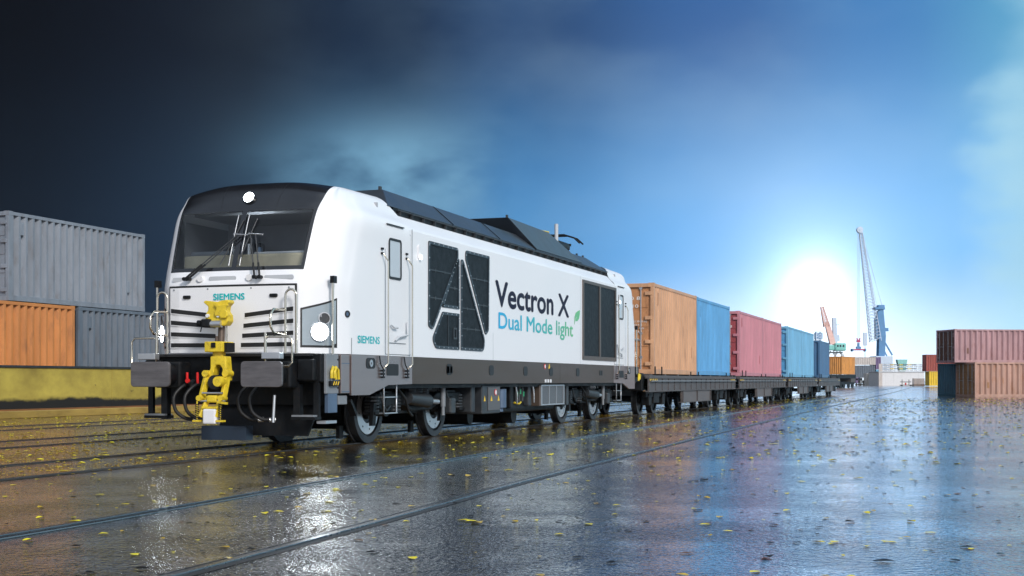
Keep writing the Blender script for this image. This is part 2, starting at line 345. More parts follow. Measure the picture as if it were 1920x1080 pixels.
def rail(parent, P, flip=1, top=None):
    a = MB(); ribbon(a, P, [(-.030, .002), (-.030, .014), (-.026, .018), (.026, .018), (.030, .014), (.030, .002)]); a.sm = [False]*len(a.f); a.build('rail_head', top or RAILTOP, parent, org=parent.location, recalc=False)
    a = MB(); ribbon(a, P, [(.030*flip, .006), (.082*flip, .006)][::flip]); a.build('flangeway', GROOVE, parent, org=parent.location, recalc=False)
    a = MB(); ribbon(a, P, [(.082*flip, .002), (.082*flip, .009), (.098*flip, .009), (.102*flip, .002)][::flip]); a.sm = [False]*len(a.f); a.build('guard_lip', top or RAILTOP, parent, org=parent.location, recalc=False)
    a = MB(); ribbon(a, P, [(-.075*flip, .003), (-.05*flip, .007), (-.030*flip, .007)][::flip]); a.build('rail_bedding', CONC, parent, org=parent.location, recalc=False)
tr = thing('railway_track', 'embedded pair of shiny rails curving through the open foreground asphalt', 'railway track', (-5, 20, 0))
near = path([(-3.72, 1.5), (-3.80, 4.2), (-3.84, 6.6), (-3.92, 8.4), (-4.12, 12.1), (-4.25, 16), (-4.44, 22.5), (-4.62, 31), (-4.85, 42), (-5.35, 75), (-6.25, 133), (-8.5, 230)], .5)
far = path([(-5.80, 3), (-5.84, 5.5), (-5.87, 8.0), (-5.98, 10.6), (-6.10, 13.5), (-6.28, 18), (-6.55, 27), (-6.78, 38), (-7.0, 52), (-7.6, 90), (-8.6, 148), (-11, 240)], .5)
rail(tr, near, -1); rail(tr, far, 1)
def straight(label, c, s0, s1, gauge=1.5, top=None):
    t = thing('railway_track', label, 'railway track', (c, 0, 0))
    for k in (-1, 1): rail(t, [Vector((c+k*gauge/2, y)) for y in [s0+(s1-s0)*i/40 for i in range(41)]], -k, top)
straight('embedded rails running under the white locomotive and container wagons', CX, 2, 190, top=RAILDULL)
straight('embedded track in golden leaf litter beside the locomotive, nearer the yellow wall', -14.2, 4, 190, top=RAILSIDE)
straight('embedded track closest to the foot of the yellow wall', -19.0, 6, 190, top=RAILSIDE)

# ================================================================== shunting yard wall
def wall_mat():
    m, t, b = _m('yellow_concrete'); n = t.nodes.new; l = t.links.new
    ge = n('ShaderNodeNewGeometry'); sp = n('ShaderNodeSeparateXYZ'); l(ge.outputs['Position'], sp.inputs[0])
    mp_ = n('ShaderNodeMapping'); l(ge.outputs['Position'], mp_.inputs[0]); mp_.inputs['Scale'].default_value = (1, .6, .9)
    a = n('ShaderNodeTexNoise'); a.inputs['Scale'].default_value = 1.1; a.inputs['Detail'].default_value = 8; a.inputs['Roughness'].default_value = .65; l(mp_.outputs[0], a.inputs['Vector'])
    c = n('ShaderNodeValToRGB'); l(a.outputs[0], c.inputs[0]); e = c.color_ramp.elements; e[0].position = .3; e[0].color = (.26, .19, .035, 1); e[1].position = .68; e[1].color = (.54, .42, .075, 1)  # base colour mottled between a darker and a lighter yellow
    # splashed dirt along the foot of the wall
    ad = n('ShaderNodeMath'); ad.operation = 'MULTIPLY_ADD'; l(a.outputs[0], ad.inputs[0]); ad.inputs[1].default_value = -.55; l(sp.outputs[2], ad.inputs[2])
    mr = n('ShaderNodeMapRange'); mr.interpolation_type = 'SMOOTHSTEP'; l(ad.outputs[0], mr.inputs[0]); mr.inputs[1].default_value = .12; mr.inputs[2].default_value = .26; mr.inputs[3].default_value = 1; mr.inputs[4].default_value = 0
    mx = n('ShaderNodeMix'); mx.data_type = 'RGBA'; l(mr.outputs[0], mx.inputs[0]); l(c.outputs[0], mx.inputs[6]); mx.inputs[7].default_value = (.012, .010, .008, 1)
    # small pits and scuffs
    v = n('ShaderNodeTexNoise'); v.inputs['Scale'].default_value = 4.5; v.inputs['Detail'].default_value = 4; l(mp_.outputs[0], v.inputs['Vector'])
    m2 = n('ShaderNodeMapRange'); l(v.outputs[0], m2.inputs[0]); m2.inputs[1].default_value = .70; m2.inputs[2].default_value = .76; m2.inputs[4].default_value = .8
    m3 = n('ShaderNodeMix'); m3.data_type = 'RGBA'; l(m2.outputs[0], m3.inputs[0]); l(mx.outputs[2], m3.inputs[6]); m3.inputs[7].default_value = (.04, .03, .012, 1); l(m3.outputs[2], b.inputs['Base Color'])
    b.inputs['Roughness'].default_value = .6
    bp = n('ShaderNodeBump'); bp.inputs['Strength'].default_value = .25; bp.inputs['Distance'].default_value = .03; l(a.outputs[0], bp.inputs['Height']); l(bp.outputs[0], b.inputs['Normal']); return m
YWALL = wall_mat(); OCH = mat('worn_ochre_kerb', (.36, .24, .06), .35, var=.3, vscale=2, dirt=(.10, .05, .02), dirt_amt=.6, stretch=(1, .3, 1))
RUSTK = mat('rust_stained_step', (.22, .09, .03), .4, var=.3, vscale=2)
wl = thing('yard_wall', 'low yellow concrete wall with dirty foot, in front of the stacked containers', 'wall', (-24.3, 90, 0))
for k in range(14):
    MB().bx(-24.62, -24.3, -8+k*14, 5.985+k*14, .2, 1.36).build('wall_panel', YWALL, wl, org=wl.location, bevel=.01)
MB().bx(-24.66, -24.26, -8, 188, 1.36, 1.42).build('coping', DGREY, wl, org=wl.location)
MB().bx(-24.3, -23.85, -8, 188, .0, .2).build('foot_step', OCH, wl, org=wl.location, bevel=.02)
MB().bx(-24.3, -23.98, -8, 188, .2, .235).build('rust_strip', RUSTK, wl, org=wl.location)
MB().bx(-60, -24.62, -8, 188, 0, .6).build('yard_platform', struct_m := mat('platform_concrete', (.16, .15, .14), .6, var=.2), None)
bpy.data.objects['yard_platform']['kind'] = 'structure'

# ================================================================== containers
def cmat(name, col, rust=.35, rough=.45, rc=(.16, .07, .035)):
    return mat(name, col, rough, var=.20, vscale=1.5, stretch=(1, 1, .35), dirt=rc, dirt_amt=min(1, rust*1.5), bump=.12, bscale=14)
def container(label, m, loc, rz=0., Lc=6.06, W=2.44, H=2.59, doors=-1, pitch=.278, prints=None, group=None, mdark=None, amp=.07, cat='shipping container'):
    """origin bottom centre, length along local Y; doors at the -Y (-1) or +Y (+1) end or none (0)"""
    r = thing('shipping_container', label, cat, loc, rz, group); o = (0, 0, 0); hl, hw = Lc/2, W/2; mdark = mdark or m
    f = MB()
    for sx in (-1, 1):
        for sy in (-1, 1): f.bx(sx*(hw-.11), sx*hw, sy*(hl-.13), sy*hl, .11, H-.11)
        f.bx(sx*(hw-.06), sx*hw, -hl+.13, hl-.13, .0, .15); f.bx(sx*(hw-.06), sx*hw, -hl+.13, hl-.13, H-.10, H-.005)
    for sy in (-1, 1): f.bx(-hw+.11, hw-.11, sy*(hl-.08), sy*hl, 0, .14); f.bx(-hw+.11, hw-.11, sy*(hl-.08), sy*hl, H-.12, H-.005)
    f.build('frame', m, r, org=o, bevel=.008)
    cm = None
    for sx in (-1, 1):
        for sy in (-1, 1):
            for zc in (0, H-.11):
                if cm is None:
                    c = MB().bx(-.085, .085, -.09, .09, 0, .118)
                    for ax in ((1, 0, 0), (-1, 0, 0)): c.cyl((ax[0]*.084, 0, .06), (ax[0]*.087, 0, .06), .032, 10)
                    co = c.build('corner_casting', m, r, org=o, bevel=.006); cm = co.data
                else: co = bpy.data.objects.new('corner_casting', cm); COL.objects.link(co); co.parent = r
                co.location = (sx*(hw-.083), sy*(hl-.088), zc)
    def corr(u0, u1, z0, z1, off, pt, place, nm, amp=amp):
        n = max(1, round((u1-u0)/pt)); p = (u1-u0)/n; us = []
        for i in range(n): b = u0+i*p; us += [(b, 0), (b+p*.26, 0), (b+p*.5, -amp), (b+p*.76, -amp)]
        us.append((u1, 0)); vs = []
        for u, d in us: vs += [place(u, off+d, z0), place(u, off+d, z1)]
        a = MB(); a.add(vs, [(2*i, 2*i+2, 2*i+3, 2*i+1) for i in range(len(us)-1)]); return a.build(nm, m, r, org=o)
    for sx in (-1, 1): corr(-hl+.13, hl-.13, .15, H-.10, hw-.006, pitch, lambda u, d, z, sx=sx: (sx*d, u, z), 'side_panel')
    for sx in (-1, 1):
        for yy, z_ in ((-hl+.50, H-.62), (hl-.95, .55)): MB().bx(sx*(hw-.05), sx*(hw+.004), yy, yy+.13, z_, z_+.36).build('vent_cover', mdark, r, org=o, bevel=.01)
    MB().bx(-hw+.06, hw-.06, -hl+.08, hl-.08, H-.04, H-.012).build('roof_panel', mdark, r, org=o)
    MB().bx(-hw+.06, hw-.06, -hl+.08, hl-.08, .03, .12).build('floor', BLACK, r, org=o)
    for sy in (-1, 1):
        if sy != doors: corr(-hw+.11, hw-.11, .14, H-.12, hl-.02, .28, lambda u, d, z, sy=sy: (u, sy*d, z), 'end_panel'); continue
        for sd in (-1, 1):
            x0, x1 = (.012, hw-.115) if sd > 0 else (-hw+.115, -.012)
            d = MB(); d.bx(x0, x1, sy*(hl-.10), sy*(hl-.065), .15, H-.13)
            n = 4; zz_ = [.2+(H-.4)*i/n for i in range(n+1)]
            for i in range(n): d.bx(x0+.07, x1-.07, sy*(hl-.066), sy*(hl-.048), zz_[i]+.05, zz_[i+1]-.05)
            dr = d.build('door', mdark, r, org=o, bevel=.006)
            for q in (.28, .74):
                xx = x0+(x1-x0)*q; b = MB().cyl((xx, sy*(hl-.03), .08), (xx, sy*(hl-.03), H-.06), .018, 8)
                for z in (.12, .5, 1.2, H-.15): b.bx(xx-.045, xx+.045, sy*(hl-.045), sy*(hl-.012), z-.03, z+.03)
                b.bar((xx, sy*(hl-.012), 1.0), (xx+.22*(1 if q < .5 else -1), sy*(hl-.012), 1.02), .02, .03)
                b.build('lock_rod', ALU, dr, org=o)
            hx = x1 if sd > 0 else x0
            for z in (.3, .95, 1.65, H-.3): MB().bx(hx-sd*.16, hx+sd*.06, sy*(hl-.05), sy*(hl+.012), z-.055, z+.055).build('hinge', m, dr, org=o, bevel=.01)
        e_rot = ROT_FRONT if sy < 0 else (PI/2, 0, PI)
        if prints:
            for (tx, x, z, h_, w_) in prints:
                text(tx, h_, w_, PRINTW, r, (x, sy*(hl-.04), z), e_rot, name='marking')
    return r
PRINTW = mat('white_stencil_print', (.75, .74, .72), .5, var=.1)
C_OR = cmat('orange_container_paint', (.58, .32, .18), .25); C_ORD = cmat('orange_container_door', (.50, .23, .10), .6)
C_BL = cmat('light_blue_container_paint', (.10, .33, .60), .2, rc=(.09, .2, .3)); C_PK = cmat('faded_rose_container_paint', (.52, .21, .25), .25, rc=(.55, .30, .30)); C_PKD = cmat('red_container_door', (.36, .07, .08), .4)
C_BL2 = cmat('sky_blue_container_paint', (.16, .40, .60), .25, rc=(.3, .45, .55)); C_BL3 = cmat('slate_blue_container_paint', (.06, .15, .28), .2)
C_GR = cmat('grey_container_paint', (.20, .225, .265), .30, rc=(.10, .07, .055)); C_GR2 = cmat('blue_grey_container_paint', (.12, .145, .18), .30, rc=(.08, .06, .05))
C_ORL = cmat('deep_orange_container_paint', (.52, .20, .055), .35)
C_MAU = cmat('pale_mauve_container_paint', (.40, .24, .25), .35, rc=(.24, .09, .07)); C_BRD = cmat('rusty_brown_container_door', (.14, .06, .045), .8, rc=(.24, .10, .05)); C_TAN = cmat('tan_pink_container_paint', (.44, .26, .20), .5, rc=(.36, .14, .05)); C_TAND = cmat('rusty_orange_container_door', (.38, .18, .07), .7)
C_TL = cmat('dark_teal_container_paint', (.04, .125, .18), .5, rc=(.02, .03, .04)); C_RED = cmat('brick_red_container_paint', (.33, .07, .05), .3); C_YL = cmat('bright_yellow_container_paint', (.75, .50, .03), .15)
C_CR = cmat('cream_container_paint', (.55, .50, .47), .15); C_PU = cmat('purple_container_paint', (.16, .11, .22), .2); C_WH = cmat('dirty_white_container_paint', (.62, .58, .54), .3); C_SEA = cmat('seafoam_container_paint', (.25, .55, .52), .15)

# left yard stack, standing behind the wall
xl = -24.95-1.22
container('deep orange container at the left edge, bottom row behind the yellow wall', C_ORL, (xl, 29.9, .62), 0, 6.4, 2.44, 2.58, doors=0, amp=.11, pitch=.29)
container('blue grey container in the bottom row, between the orange one and the locomotive', C_GR2, (xl, 36.47, .62), 0, 6.4, 2.44, 2.58, doors=0, amp=.11, pitch=.29)
container('light grey container stacked on top, highest of the three behind the yellow wall', C_GR, (xl, 33.43, 3.215), 0, 6.42, 2.44, 2.46, doors=-1, mdark=C_GR, amp=.11, pitch=.29)
container('blue grey container standing further back behind the train', C_GR2, (xl-4, 46.3, .62), 0, 6.4, 2.44, 2.58, doors=0)
fe = thing('yard_fence', 'thin ochre post fence behind the lower grey container, left of the cab', 'fence', (-31.5, 46, .6))
for k in range(16): MB().bx(-31.53, -31.47, 41+k*.62, 41.06+k*.62, .6, 3.75).build('fence_post', OCH, fe, org=fe.location)
for z in (1.6, 3.5): MB().bx(-31.52, -31.48, 41, 50.4, z, z+.05).build('fence_rail', OCH, fe, org=fe.location)

# train containers
zc = 1.2; Hc = 2.62
prn = [('9672010 8', -.25, 2.18, .10, 1.05), ('2210', .32, 1.95, .10, .42), ('MAX.GROSS 30480 KG', .25, 1.52, .055, .75), ('TARE 2230 KG', .25, 1.42, .055, .6), ('NET 28250 KG', .25, 1.32, .055, .66), ('CU.CAP 33.2', .25, 1.22, .055, .6), ('1172 CU FT', .25, .98, .07, .5)]
container('orange container with white numbers on its doors, first behind the locomotive', C_OR, (CX, 41.55, zc), 0, 6.5, 2.44, Hc+.05, doors=-1, prints=prn, mdark=C_ORD, pitch=.29)
container('bright light blue container right behind the orange one on the first wagon', C_BL, (CX, 48.2, zc), 0, 6.5, 2.44, Hc+.03, doors=1, pitch=.27)
container('rose red container at the front of the second wagon, doors facing forward', C_PK, (CX, 57.0, zc), 0, 6.3, 2.44, Hc, doors=-1, mdark=C_PKD, prints=[('96720 8', .1, 1.95, .1, .8)])
container('rose red container at the rear of the second wagon, plain end', C_PK, (CX, 63.4, zc), 0, 6.3, 2.44, Hc, doors=1)
container('pale sky blue container at the front of the third wagon', C_BL2, (CX, 72.1, zc), 0, 6.0, 2.44, Hc-.03, doors=-1, mdark=C_BL)
container('pale sky blue container at the rear of the third wagon', C_BL2, (CX, 78.2, zc), 0, 6.0, 2.44, Hc-.03, doors=1)
container('dark slate blue container peeping out behind the last sky blue one', C_BL3, (CX+.05, 87.2, zc), 0, 6.0, 2.44, 2.3, doors=0)

# ------------------------------------------------------------------ wagons
WAG = mat('wagon_brown_grey_paint', (.085, .075, .075), .5, var=.25, vscale=2, dirt=(.05, .035, .03), dirt_amt=.6, bump=.15, bscale=30)
WAGP = mat('wagon_panel_paint', (.12, .108, .108), .5, var=.2, vscale=2, dirt=(.20, .12, .08), dirt_amt=.25, bump=.15, bscale=30)
def wheel(parent, x, y, R, face, disc=None, wt=.13):
    """one rail wheel: tyre, web and axle cap, parts of parent"""
    o = bpy.data.objects
    t = MB(); xo = x+face*wt/2; t.ring((x-face*wt/2, y, R), (face, 0, 0), R*.80, R, wt, 40); t.ring((x-face*(wt/2+.03), y, R), (face, 0, 0), R*.80, R+.028, .032, 40)
    wh = t.build('wheel', TYRE, parent, bevel=.006)
    d = MB(); d.cyl((x-face*.03, y, R), (x+face*.02, y, R), R*.80, 36); d.build('wheel_web', TYRE if disc else BLACK, wh)
    if disc:
        q = MB(); q.ring((x+face*.02, y, R), (face, 0, 0), R*.42, R*.74, .025, 40); q.build('brake_disc', DISC, wh)
        h = MB()
        for k in range(8): a = 2*PI*k/8+.2; h.cyl((x+face*.044, y+math.cos(a)*R*.60, R+math.sin(a)*R*.60), (x+face*.048, y+math.cos(a)*R*.60, R+math.sin(a)*R*.60), .016, 8)
        h.build('disc_bolts', BLACK, wh)
    MB().cyl((x, y, R), (x+face*.10, y, R), R*.30, 16).build('hub', BLACK, wh)
    return wh
def wagon(label, s0, s1):
    global ORG
    c = (s0+s1)/2; r = thing('container_wagon', label, 'freight wagon', (CX, c, 0), 0, 'container wagons coupled behind the locomotive'); ORG = Vector((0, c, 0)); Lw = s1-s0
    hw = 1.36
    for k in (-1, 1):
        b = MB(); b.bx(k*(hw-.12), k*hw, s0, s1, 1.07, 1.16); b.bx(k*(hw-.05), k*(hw-.03), s0, s1, .71, 1.07); b.bx(k*(hw-.12), k*(hw+.0), s0, s1, .68, .715)
        b.build('side_sill', WAG, r)
        n = int(Lw/.85)
        for i in range(n+1):
            y = s0+.05+(Lw-.1)*i/n; p = MB(); p.poly([(k*(hw-.028), y-.02, 1.07), (k*(hw-.0), y-.02, 1.07), (k*(hw-.0), y-.02, .97), (k*(hw-.028), y-.02, .90)], (0, 1, 0), .04); p.bx(k*(hw-.03), k*(hw-.012), y-.018, y+.018, .715, .90); p.build('sill_bracket', WAG, r)
        m0, m1 = s0+Lw*.32, s0+Lw*.645
        fb = MB(); fb.poly([(k*(hw-.09), m0-.12, .69), (k*(hw-.09), m0, .33), (k*(hw-.09), m1, .33), (k*(hw-.09), m1+.12, .69)], (k, 0, 0), .05); fb.build('fishbelly_web', WAGP, r)
        fl = MB(); fl.bx(k*(hw-.16), k*(hw+.0), m0, m1, .30, .33); fl.bx(k*(hw-.045), k*(hw+.0), m0+.0, m0+.06, .33, .70); fl.bx(k*(hw-.045), k*(hw+.0), m1-.06, m1, .33, .70); fl.bx(k*(hw-.045), k*(hw-.0), (m0+m1)/2-.03, (m0+m1)/2+.03, .33, .70); fl.build('fishbelly_frame', WAG, r)
        for y0 in (s0+.05, s1-1.25):
            h = MB()
            for i in range(5): h.poly([(k*(hw+.002), y0+.04+i*.22, 1.0), (k*(hw+.002), y0+.12+i*.22, 1.0), (k*(hw+.002), y0+.04+i*.22+.02, 1.06), (k*(hw+.002), y0-.04+i*.22+.0, 1.06)], (k, 0, 0), .003)
            h.build('hazard_stripes', WARNY, r)
        MB().tube([(k*(hw+.03), s0+.2, .99), (k*(hw+.03), s1-.2, .99)], .018).build('side_handrail', MGREY, r)
        for y in (s0+1.0, s0+1.9, s0+6.3, s0+7.6, s1-1.9, s1-1.0): MB().cyl((k*(hw-.06), y, 1.16), (k*(hw-.06), y, 1.42 if y < s0+2 else 1.30), .022, 6).build('stake', BLACK, r)
    d = MB(); d.bx(-1.24, 1.24, s0, s1, 1.06, 1.12); d.bx(-.35, .35, s0-.3, s1+.3, .75, 1.06)
    for i in range(9): y = s0+Lw*(i+.5)/9; d.bx(-1.24, 1.24, y-.08, y+.08, .85, 1.06)
    d.build('deck_frame', BLACK, r)
    for i in range(8): y = s0+.9+(Lw-1.8)*i/7; MB().bx(-1.22, 1.22, y-.1, y+.1, 1.12, 1.195).build('container_bearer', WAG, r)
    MB().bx(-1.2, 1.2, s0-.22, s0, .72, 1.22).build('headstock', BLACK, r, bevel=.02); MB().bx(-1.2, 1.2, s1, s1+.22, .72, 1.22).build('headstock', BLACK, r, bevel=.02)
    for e, sg in ((s0-.22, -1), (s1+.22, 1)):
        for k in (-1, 1):
            b = MB(); b.cyl((k*.875, e, 1.05), (k*.875, e+sg*.34, 1.05), .10, 14); b.cyl((k*.875, e, 1.05), (k*.875, e+sg*.16, 1.05), .16, 14); b.build('buffer_stock', BLACK, r)
            MB().cyl((k*.875, e+sg*.34, 1.05), (k*.875, e+sg*.38, 1.05), .24, 20).build('buffer_head', BUFF, r)
    for bc in (s0+2.0, s1-1.9):
        for k in (-1, 1):
            f = MB(); f.bx(k*.98, k*1.10, bc-1.3, bc+1.3, .52, .70); f.bx(k*.96, k*1.12, bc-.35, bc+.35, .34, .66)
            for q in (-.9, .9): f.bx(k*.90, k*1.14, bc+q-.17, bc+q+.17, .28, .62)
            f.build('bogie_frame', BLACK, r, bevel=.02)
            for q in (-.9, .9):
                wheel(r, k*.76, bc+q, .46, k)
                sp = MB()
                for j in range(5): sp.ring((k*1.02, bc+q+(.24), .36+j*.045), (0, 0, 1), .05, .075, .022, 12)
                sp.build('spring', MGREY, r)
        for q in (-.9, .9): MB().cyl((-.75, bc+q, .46), (.75, bc+q, .46), .08, 12).build('axle', BLACK, r)
    ORG = Vector((0, 0, 0)); return r
wagon('dark container wagon directly behind the locomotive, carrying orange and blue containers', 37.1, 52.1)
wagon('dark container wagon in the middle of the train under two rose containers', 53.0, 67.4)
wagon('dark container wagon third in the train, under two sky blue containers', 68.3, 82.0)
wagon('dark container wagon at the rear, under the slate blue container', 83.0, 97.0)

# ================================================================== locomotive
LC = 26.1; ORG = Vector((0, LC, 0))
loco = thing('locomotive', 'white dual mode locomotive with black grilles, yellow coupler and lit headlights', 'locomotive', (CX, LC, 0))
# shell grid: rows in height, columns from the centre line round the nose corner to the side
def base(z):
    pts = [(1.385, 16.62), (2.37, 16.62), (2.45, 16.65), (2.57, 16.71), (3.0, 16.86), (3.4, 17.02), (3.65, 17.18), (3.82, 17.38), (3.9, 17.6)]
    for (a, sa), (b, sb) in zip(pts, pts[1:]):
        if z <= b: return sa+(sb-sa)*max(0, (z-a)/(b-a))
    return pts[-1][1]
ROWS = []
for z, wd in ((1.385, 1.05), (2.0, 1.05), (2.37, 1.05), (2.57, 1.08), (3.0, 1.10), (3.4, 1.12)):
    b = base(z); k = (z-2.37)/1.03 if z > 2.37 else 0
    ROWS.append([(0, b, z), (.55, b+.02, z), (wd, b+.08, z), (wd+.30-.04*k, b+.42, z), (1.465, b+.70, z), (1.5, b+1.12, z), (1.5, 19.55, z)])
b = base(3.65); ROWS.append([(0, b, 3.70), (.58, b+.02, 3.69), (1.14, b+.09, 3.62), (1.27, b+.36, 3.62), (1.32, b+.66, 3.62), (1.345, b+1.0, 3.62), (1.335, 19.55, 3.60)])
b = 17.42; ROWS.append([(0, b, 3.90), (.6, b+.01, 3.885), (1.15, b+.07, 3.80), (1.185, b+.28, 3.80), (1.195, b+.5, 3.81), (1.20, b+.9, 3.82), (1.20, 19.30, 3.82)])
ROWS.append([(0, 17.95, 3.96), (.6, 17.95, 3.945), (1.07, 17.97, 3.88), (1.09, 18.1, 3.88), (1.10, 18.3, 3.88), (1.10, 18.6, 3.885), (1.08, 19.25, 3.90)])
ROWS.append([(0, 19.25, 3.985), (.6, 19.25, 3.97), (.95, 19.25, 3.92), (.97, 19.25, 3.92), (1.0, 19.25, 3.915), (1.02, 19.25, 3.91), (1.04, 19.25, 3.905)])
NR, NC = len(ROWS), 7
def G(i, j):                                   # row i, column j with mirrored/extrapolated ends
    i = max(0, min(NR-1, i))
    if j < 0: q = G(i, -j); return Vector((-q.x, q.y, q.z))
    return Vector(ROWS[i][min(NC-1, j)])
def SH(u, v, off=0.):
    sgn = -1 if u < 0 else 1; u = abs(u); i = min(NR-2, int(v)); j = min(NC-2, int(u)); tv, tu = v-i, u-j
    R4 = [cr(G(i+a, j-1), G(i+a, j), G(i+a, j+1), G(i+a, j+2), tu) for a in (-1, 0, 1, 2)]
    # rows 0..3 of the lower front are kept crisp, everything above is smooth
    p = R4[1].lerp(R4[2], tv) if i < 3 else cr(R4[0], R4[1], R4[2], R4[3], tv)
    if off:
        e = .02; a = SH(u+e, v)-SH(u-e if u > e else -e, v); bq = SH(u, min(NR-1.001, v+e))-SH(u, max(0, v-e)); nn = a.cross(bq).normalized()
        p = p+nn*off
    return Vector((p.x*sgn, p.y, p.z))
def patch(mb, us, vs, off=0.):
    V = [SH(u, v, off) for v in vs for u in us]; n = len(us)
    mb.add(V, [(a*n+k, a*n+k+1, (a+1)*n+k+1, (a+1)*n+k) for a in range(len(vs)-1) for k in range(n-1)], True)
def fr(a, b, n): return [a+(b-a)*i/n for i in range(n+1)]
ends = []                                       # parts that also exist, turned round, at the rear cab
vall = fr(0, 3, 12)+fr(3, 9-.001, 30)[1:]
m = MB(); us = fr(2, 6, 28)
patch(m, us, vall); patch(m, [-u for u in reversed(us)], vall); patch(m, fr(-2, 2, 16), fr(0, 3, 12))
patch(m, fr(-2, 2, 16), fr(7.6, 8.999, 6))
shell = m.build('cab_shell', WHITE, loco, recalc=False); ends.append(shell)
m = MB(); patch(m, fr(-2, 2, 24), fr(5.3, 7.6, 14)); rm = m.build('roof_mask', BLACKG, loco, recalc=False); ends.append(rm)
m = MB(); patch(m, fr(-.76, -.755, 1), fr(5.35, 7.6, 10), .004); patch(m, fr(.86, .865, 1), fr(5.35, 7.6, 10), .004); j = m.build('mask_joint', BLACKR, rm, recalc=False)
# windscreen surround (ring round the two panes) and panes
m = MB(); VB, VT = 3.0, 5.3
for a, b_ in ((-2, -1.9), (-.075, .075), (1.9, 2)): patch(m, fr(a, b_, 3), fr(VB, VT, 14))
patch(m, fr(-1.9, -.075, 10), fr(VB, VB+.16, 2)); patch(m, fr(.075, 1.9, 10), fr(VB, VB+.16, 2)); patch(m, fr(-1.9, -.075, 10), fr(VT-.12, VT, 2)); patch(m, fr(.075, 1.9, 10), fr(VT-.12, VT, 2))
ws = m.build('windscreen_frame', BLACKG, loco, recalc=False); ends.append(ws)
for a, b_ in ((-1.9, -.075), (.075, 1.9)):
    m = MB(); patch(m, fr(a, b_, 12), fr(VB+.16, VT-.12, 12), -.012); p = m.build('windscreen_pane', GLASS, loco, recalc=False); ends.append(p)
# heater wire strips beside the centre post
for u in (-.16, .16):
    m = MB(); m.tube([SH(u, v, .004) for v in fr(VB+.2, VT-.3, 8)], .008, 5); m.build('centre_seal', ALU, ws)
# cab interior
m = MB(); m.bx(-1.3, 1.3, 18.75, 18.8, 1.5, 3.75); m.bx(-1.32, -1.3, 17.5, 18.8, 1.5, 3.4); m.bx(1.3, 1.32, 17.5, 18.8, 1.5, 3.4); m.bx(-1.1, 1.1, 17.45, 18.8, 3.46, 3.50); m.bx(-1.3, 1.3, 16.9, 18.8, 1.9, 1.95)
cab = m.build('cab_interior', CABIN, loco); ends.append(cab)
MB().bx(-1.0, 1.02, 17.0, 17.55, 2.50, 2.83).build('driver_desk', DESK, cab, bevel=.03)
MB().bx(-.95, -.3, 17.1, 17.4, 2.83, 2.90).build('desk_hood', MGREY, cab, bevel=.02)
MB().bx(.1, 1.0, 17.1, 17.45, 2.83, 2.87).build('desk_shelf', PALE, cab, bevel=.02)
for x, z in ((-.55, 3.02), (-.28, 3.05)): MB().bx(x, x+.03, 17.6, 17.64, 2.6, z).build('grab_pole', PALE, cab)
MB().bx(.55, 1.15, 18.66, 18.74, 2.45, 3.15).build('equipment_rack', MGREY, cab, bevel=.01)
for z in (2.55, 2.72, 2.89, 3.05): MB().bx(.6, 1.1, 18.64, 18.66, z, z+.06).build('rack_drawer', BLACK, cab)
MB().bx(.75, 1.15, 18.6, 18.7, 3.22, 3.34).build('notice_panel', PALE, cab)
for x in (-.6, .55):
    m = MB(); m.bx(x-.24, x+.24, 18.0, 18.45, 2.2, 2.32); m.bx(x-.23, x+.23, 18.38, 18.5, 2.3, 2.95); m.bx(x-.14, x+.14, 18.38, 18.47, 2.98, 3.15); m.build('driver_seat', DGREY, cab, bevel=.05)
MB().bx(-.05, .0, 17.5, 17.55, 2.66, 2.98).build('screen_post', BLUEG, cab)

# middle body between the cabs
m = MB(); ya, yb = 19.55, 2*LC-19.55
prof = [(1.5, 1.385), (1.5, 3.40), (1.47, 3.445), (1.29, 3.635), (1.25, 3.65)]
full = prof+[(-x, z) for x, z in reversed(prof)]; n = len(full)
m.add([(x, y, z) for y in (ya, yb) for x, z in full], [(i, i+1, n+i+1, n+i) for i in range(n-1)]+[tuple(range(n)), tuple(reversed(range(n, 2*n)))])
body = m.build('body_side_shell', WHITE, loco)
m = MB(); m.bx(-1.38, 1.38, 17.0, 2*LC-17.0, .88, 1.384); m.build('underframe', BLACK, loco)
# gutter grille along the roof edge
for k in (-1, 1):
    m = MB(); m.bx(k*1.20, k*1.245, 19.5, yb+.05, 3.65, 3.765); gg = m.build('gutter_grille', BLACK, loco)
    MB().tube([(k*1.285, 19.6, 3.735), (k*1.285, yb, 3.735)], .011, 6).build('gutter_rail', DGREY, gg)
    for i in range(27): y = 19.7+i*(yb-19.8)/26; MB().bx(k*1.245, k*1.296, y-.005, y+.005, 3.66, 3.742).build('rail_bracket', DGREY, gg)
# dark roof: long hipped ridge, raised cowl and rear part
def hip(name, y0, y1, ya_, yb_, bw, bz, tw, tz0, tz1, mt=ROOF):
    q = MB(); V = [(-bw, y0, bz), (bw, y0, bz), (bw, y1, bz), (-bw, y1, bz), (-tw, ya_, tz0), (tw, ya_, tz0), (tw, yb_, tz1), (-tw, yb_, tz1)]
    q.add(V, [(0, 1, 5, 4), (1, 2, 6, 5), (2, 3, 7, 6), (3, 0, 4, 7), (4, 5, 6, 7), (3, 2, 1, 0)]); return q.build(name, mt, loco, bevel=.012)
hip('roof_section', 19.27, 26.9, 19.95, 26.9, 1.26, 3.765, .86, 4.13, 4.10)
hip('roof_section', 26.905, 32.95, 26.905, 32.2, 1.26, 3.765, .86, 4.08, 4.08)
hip('roof_cowl', 27.05, 30.6, 26.35, 29.2, 1.24, 3.80, .82, 4.42, 4.40)
hip('roof_hatch', 21.9, 24.7, 22.4, 24.4, .75, 4.08, .6, 4.16, 4.16)
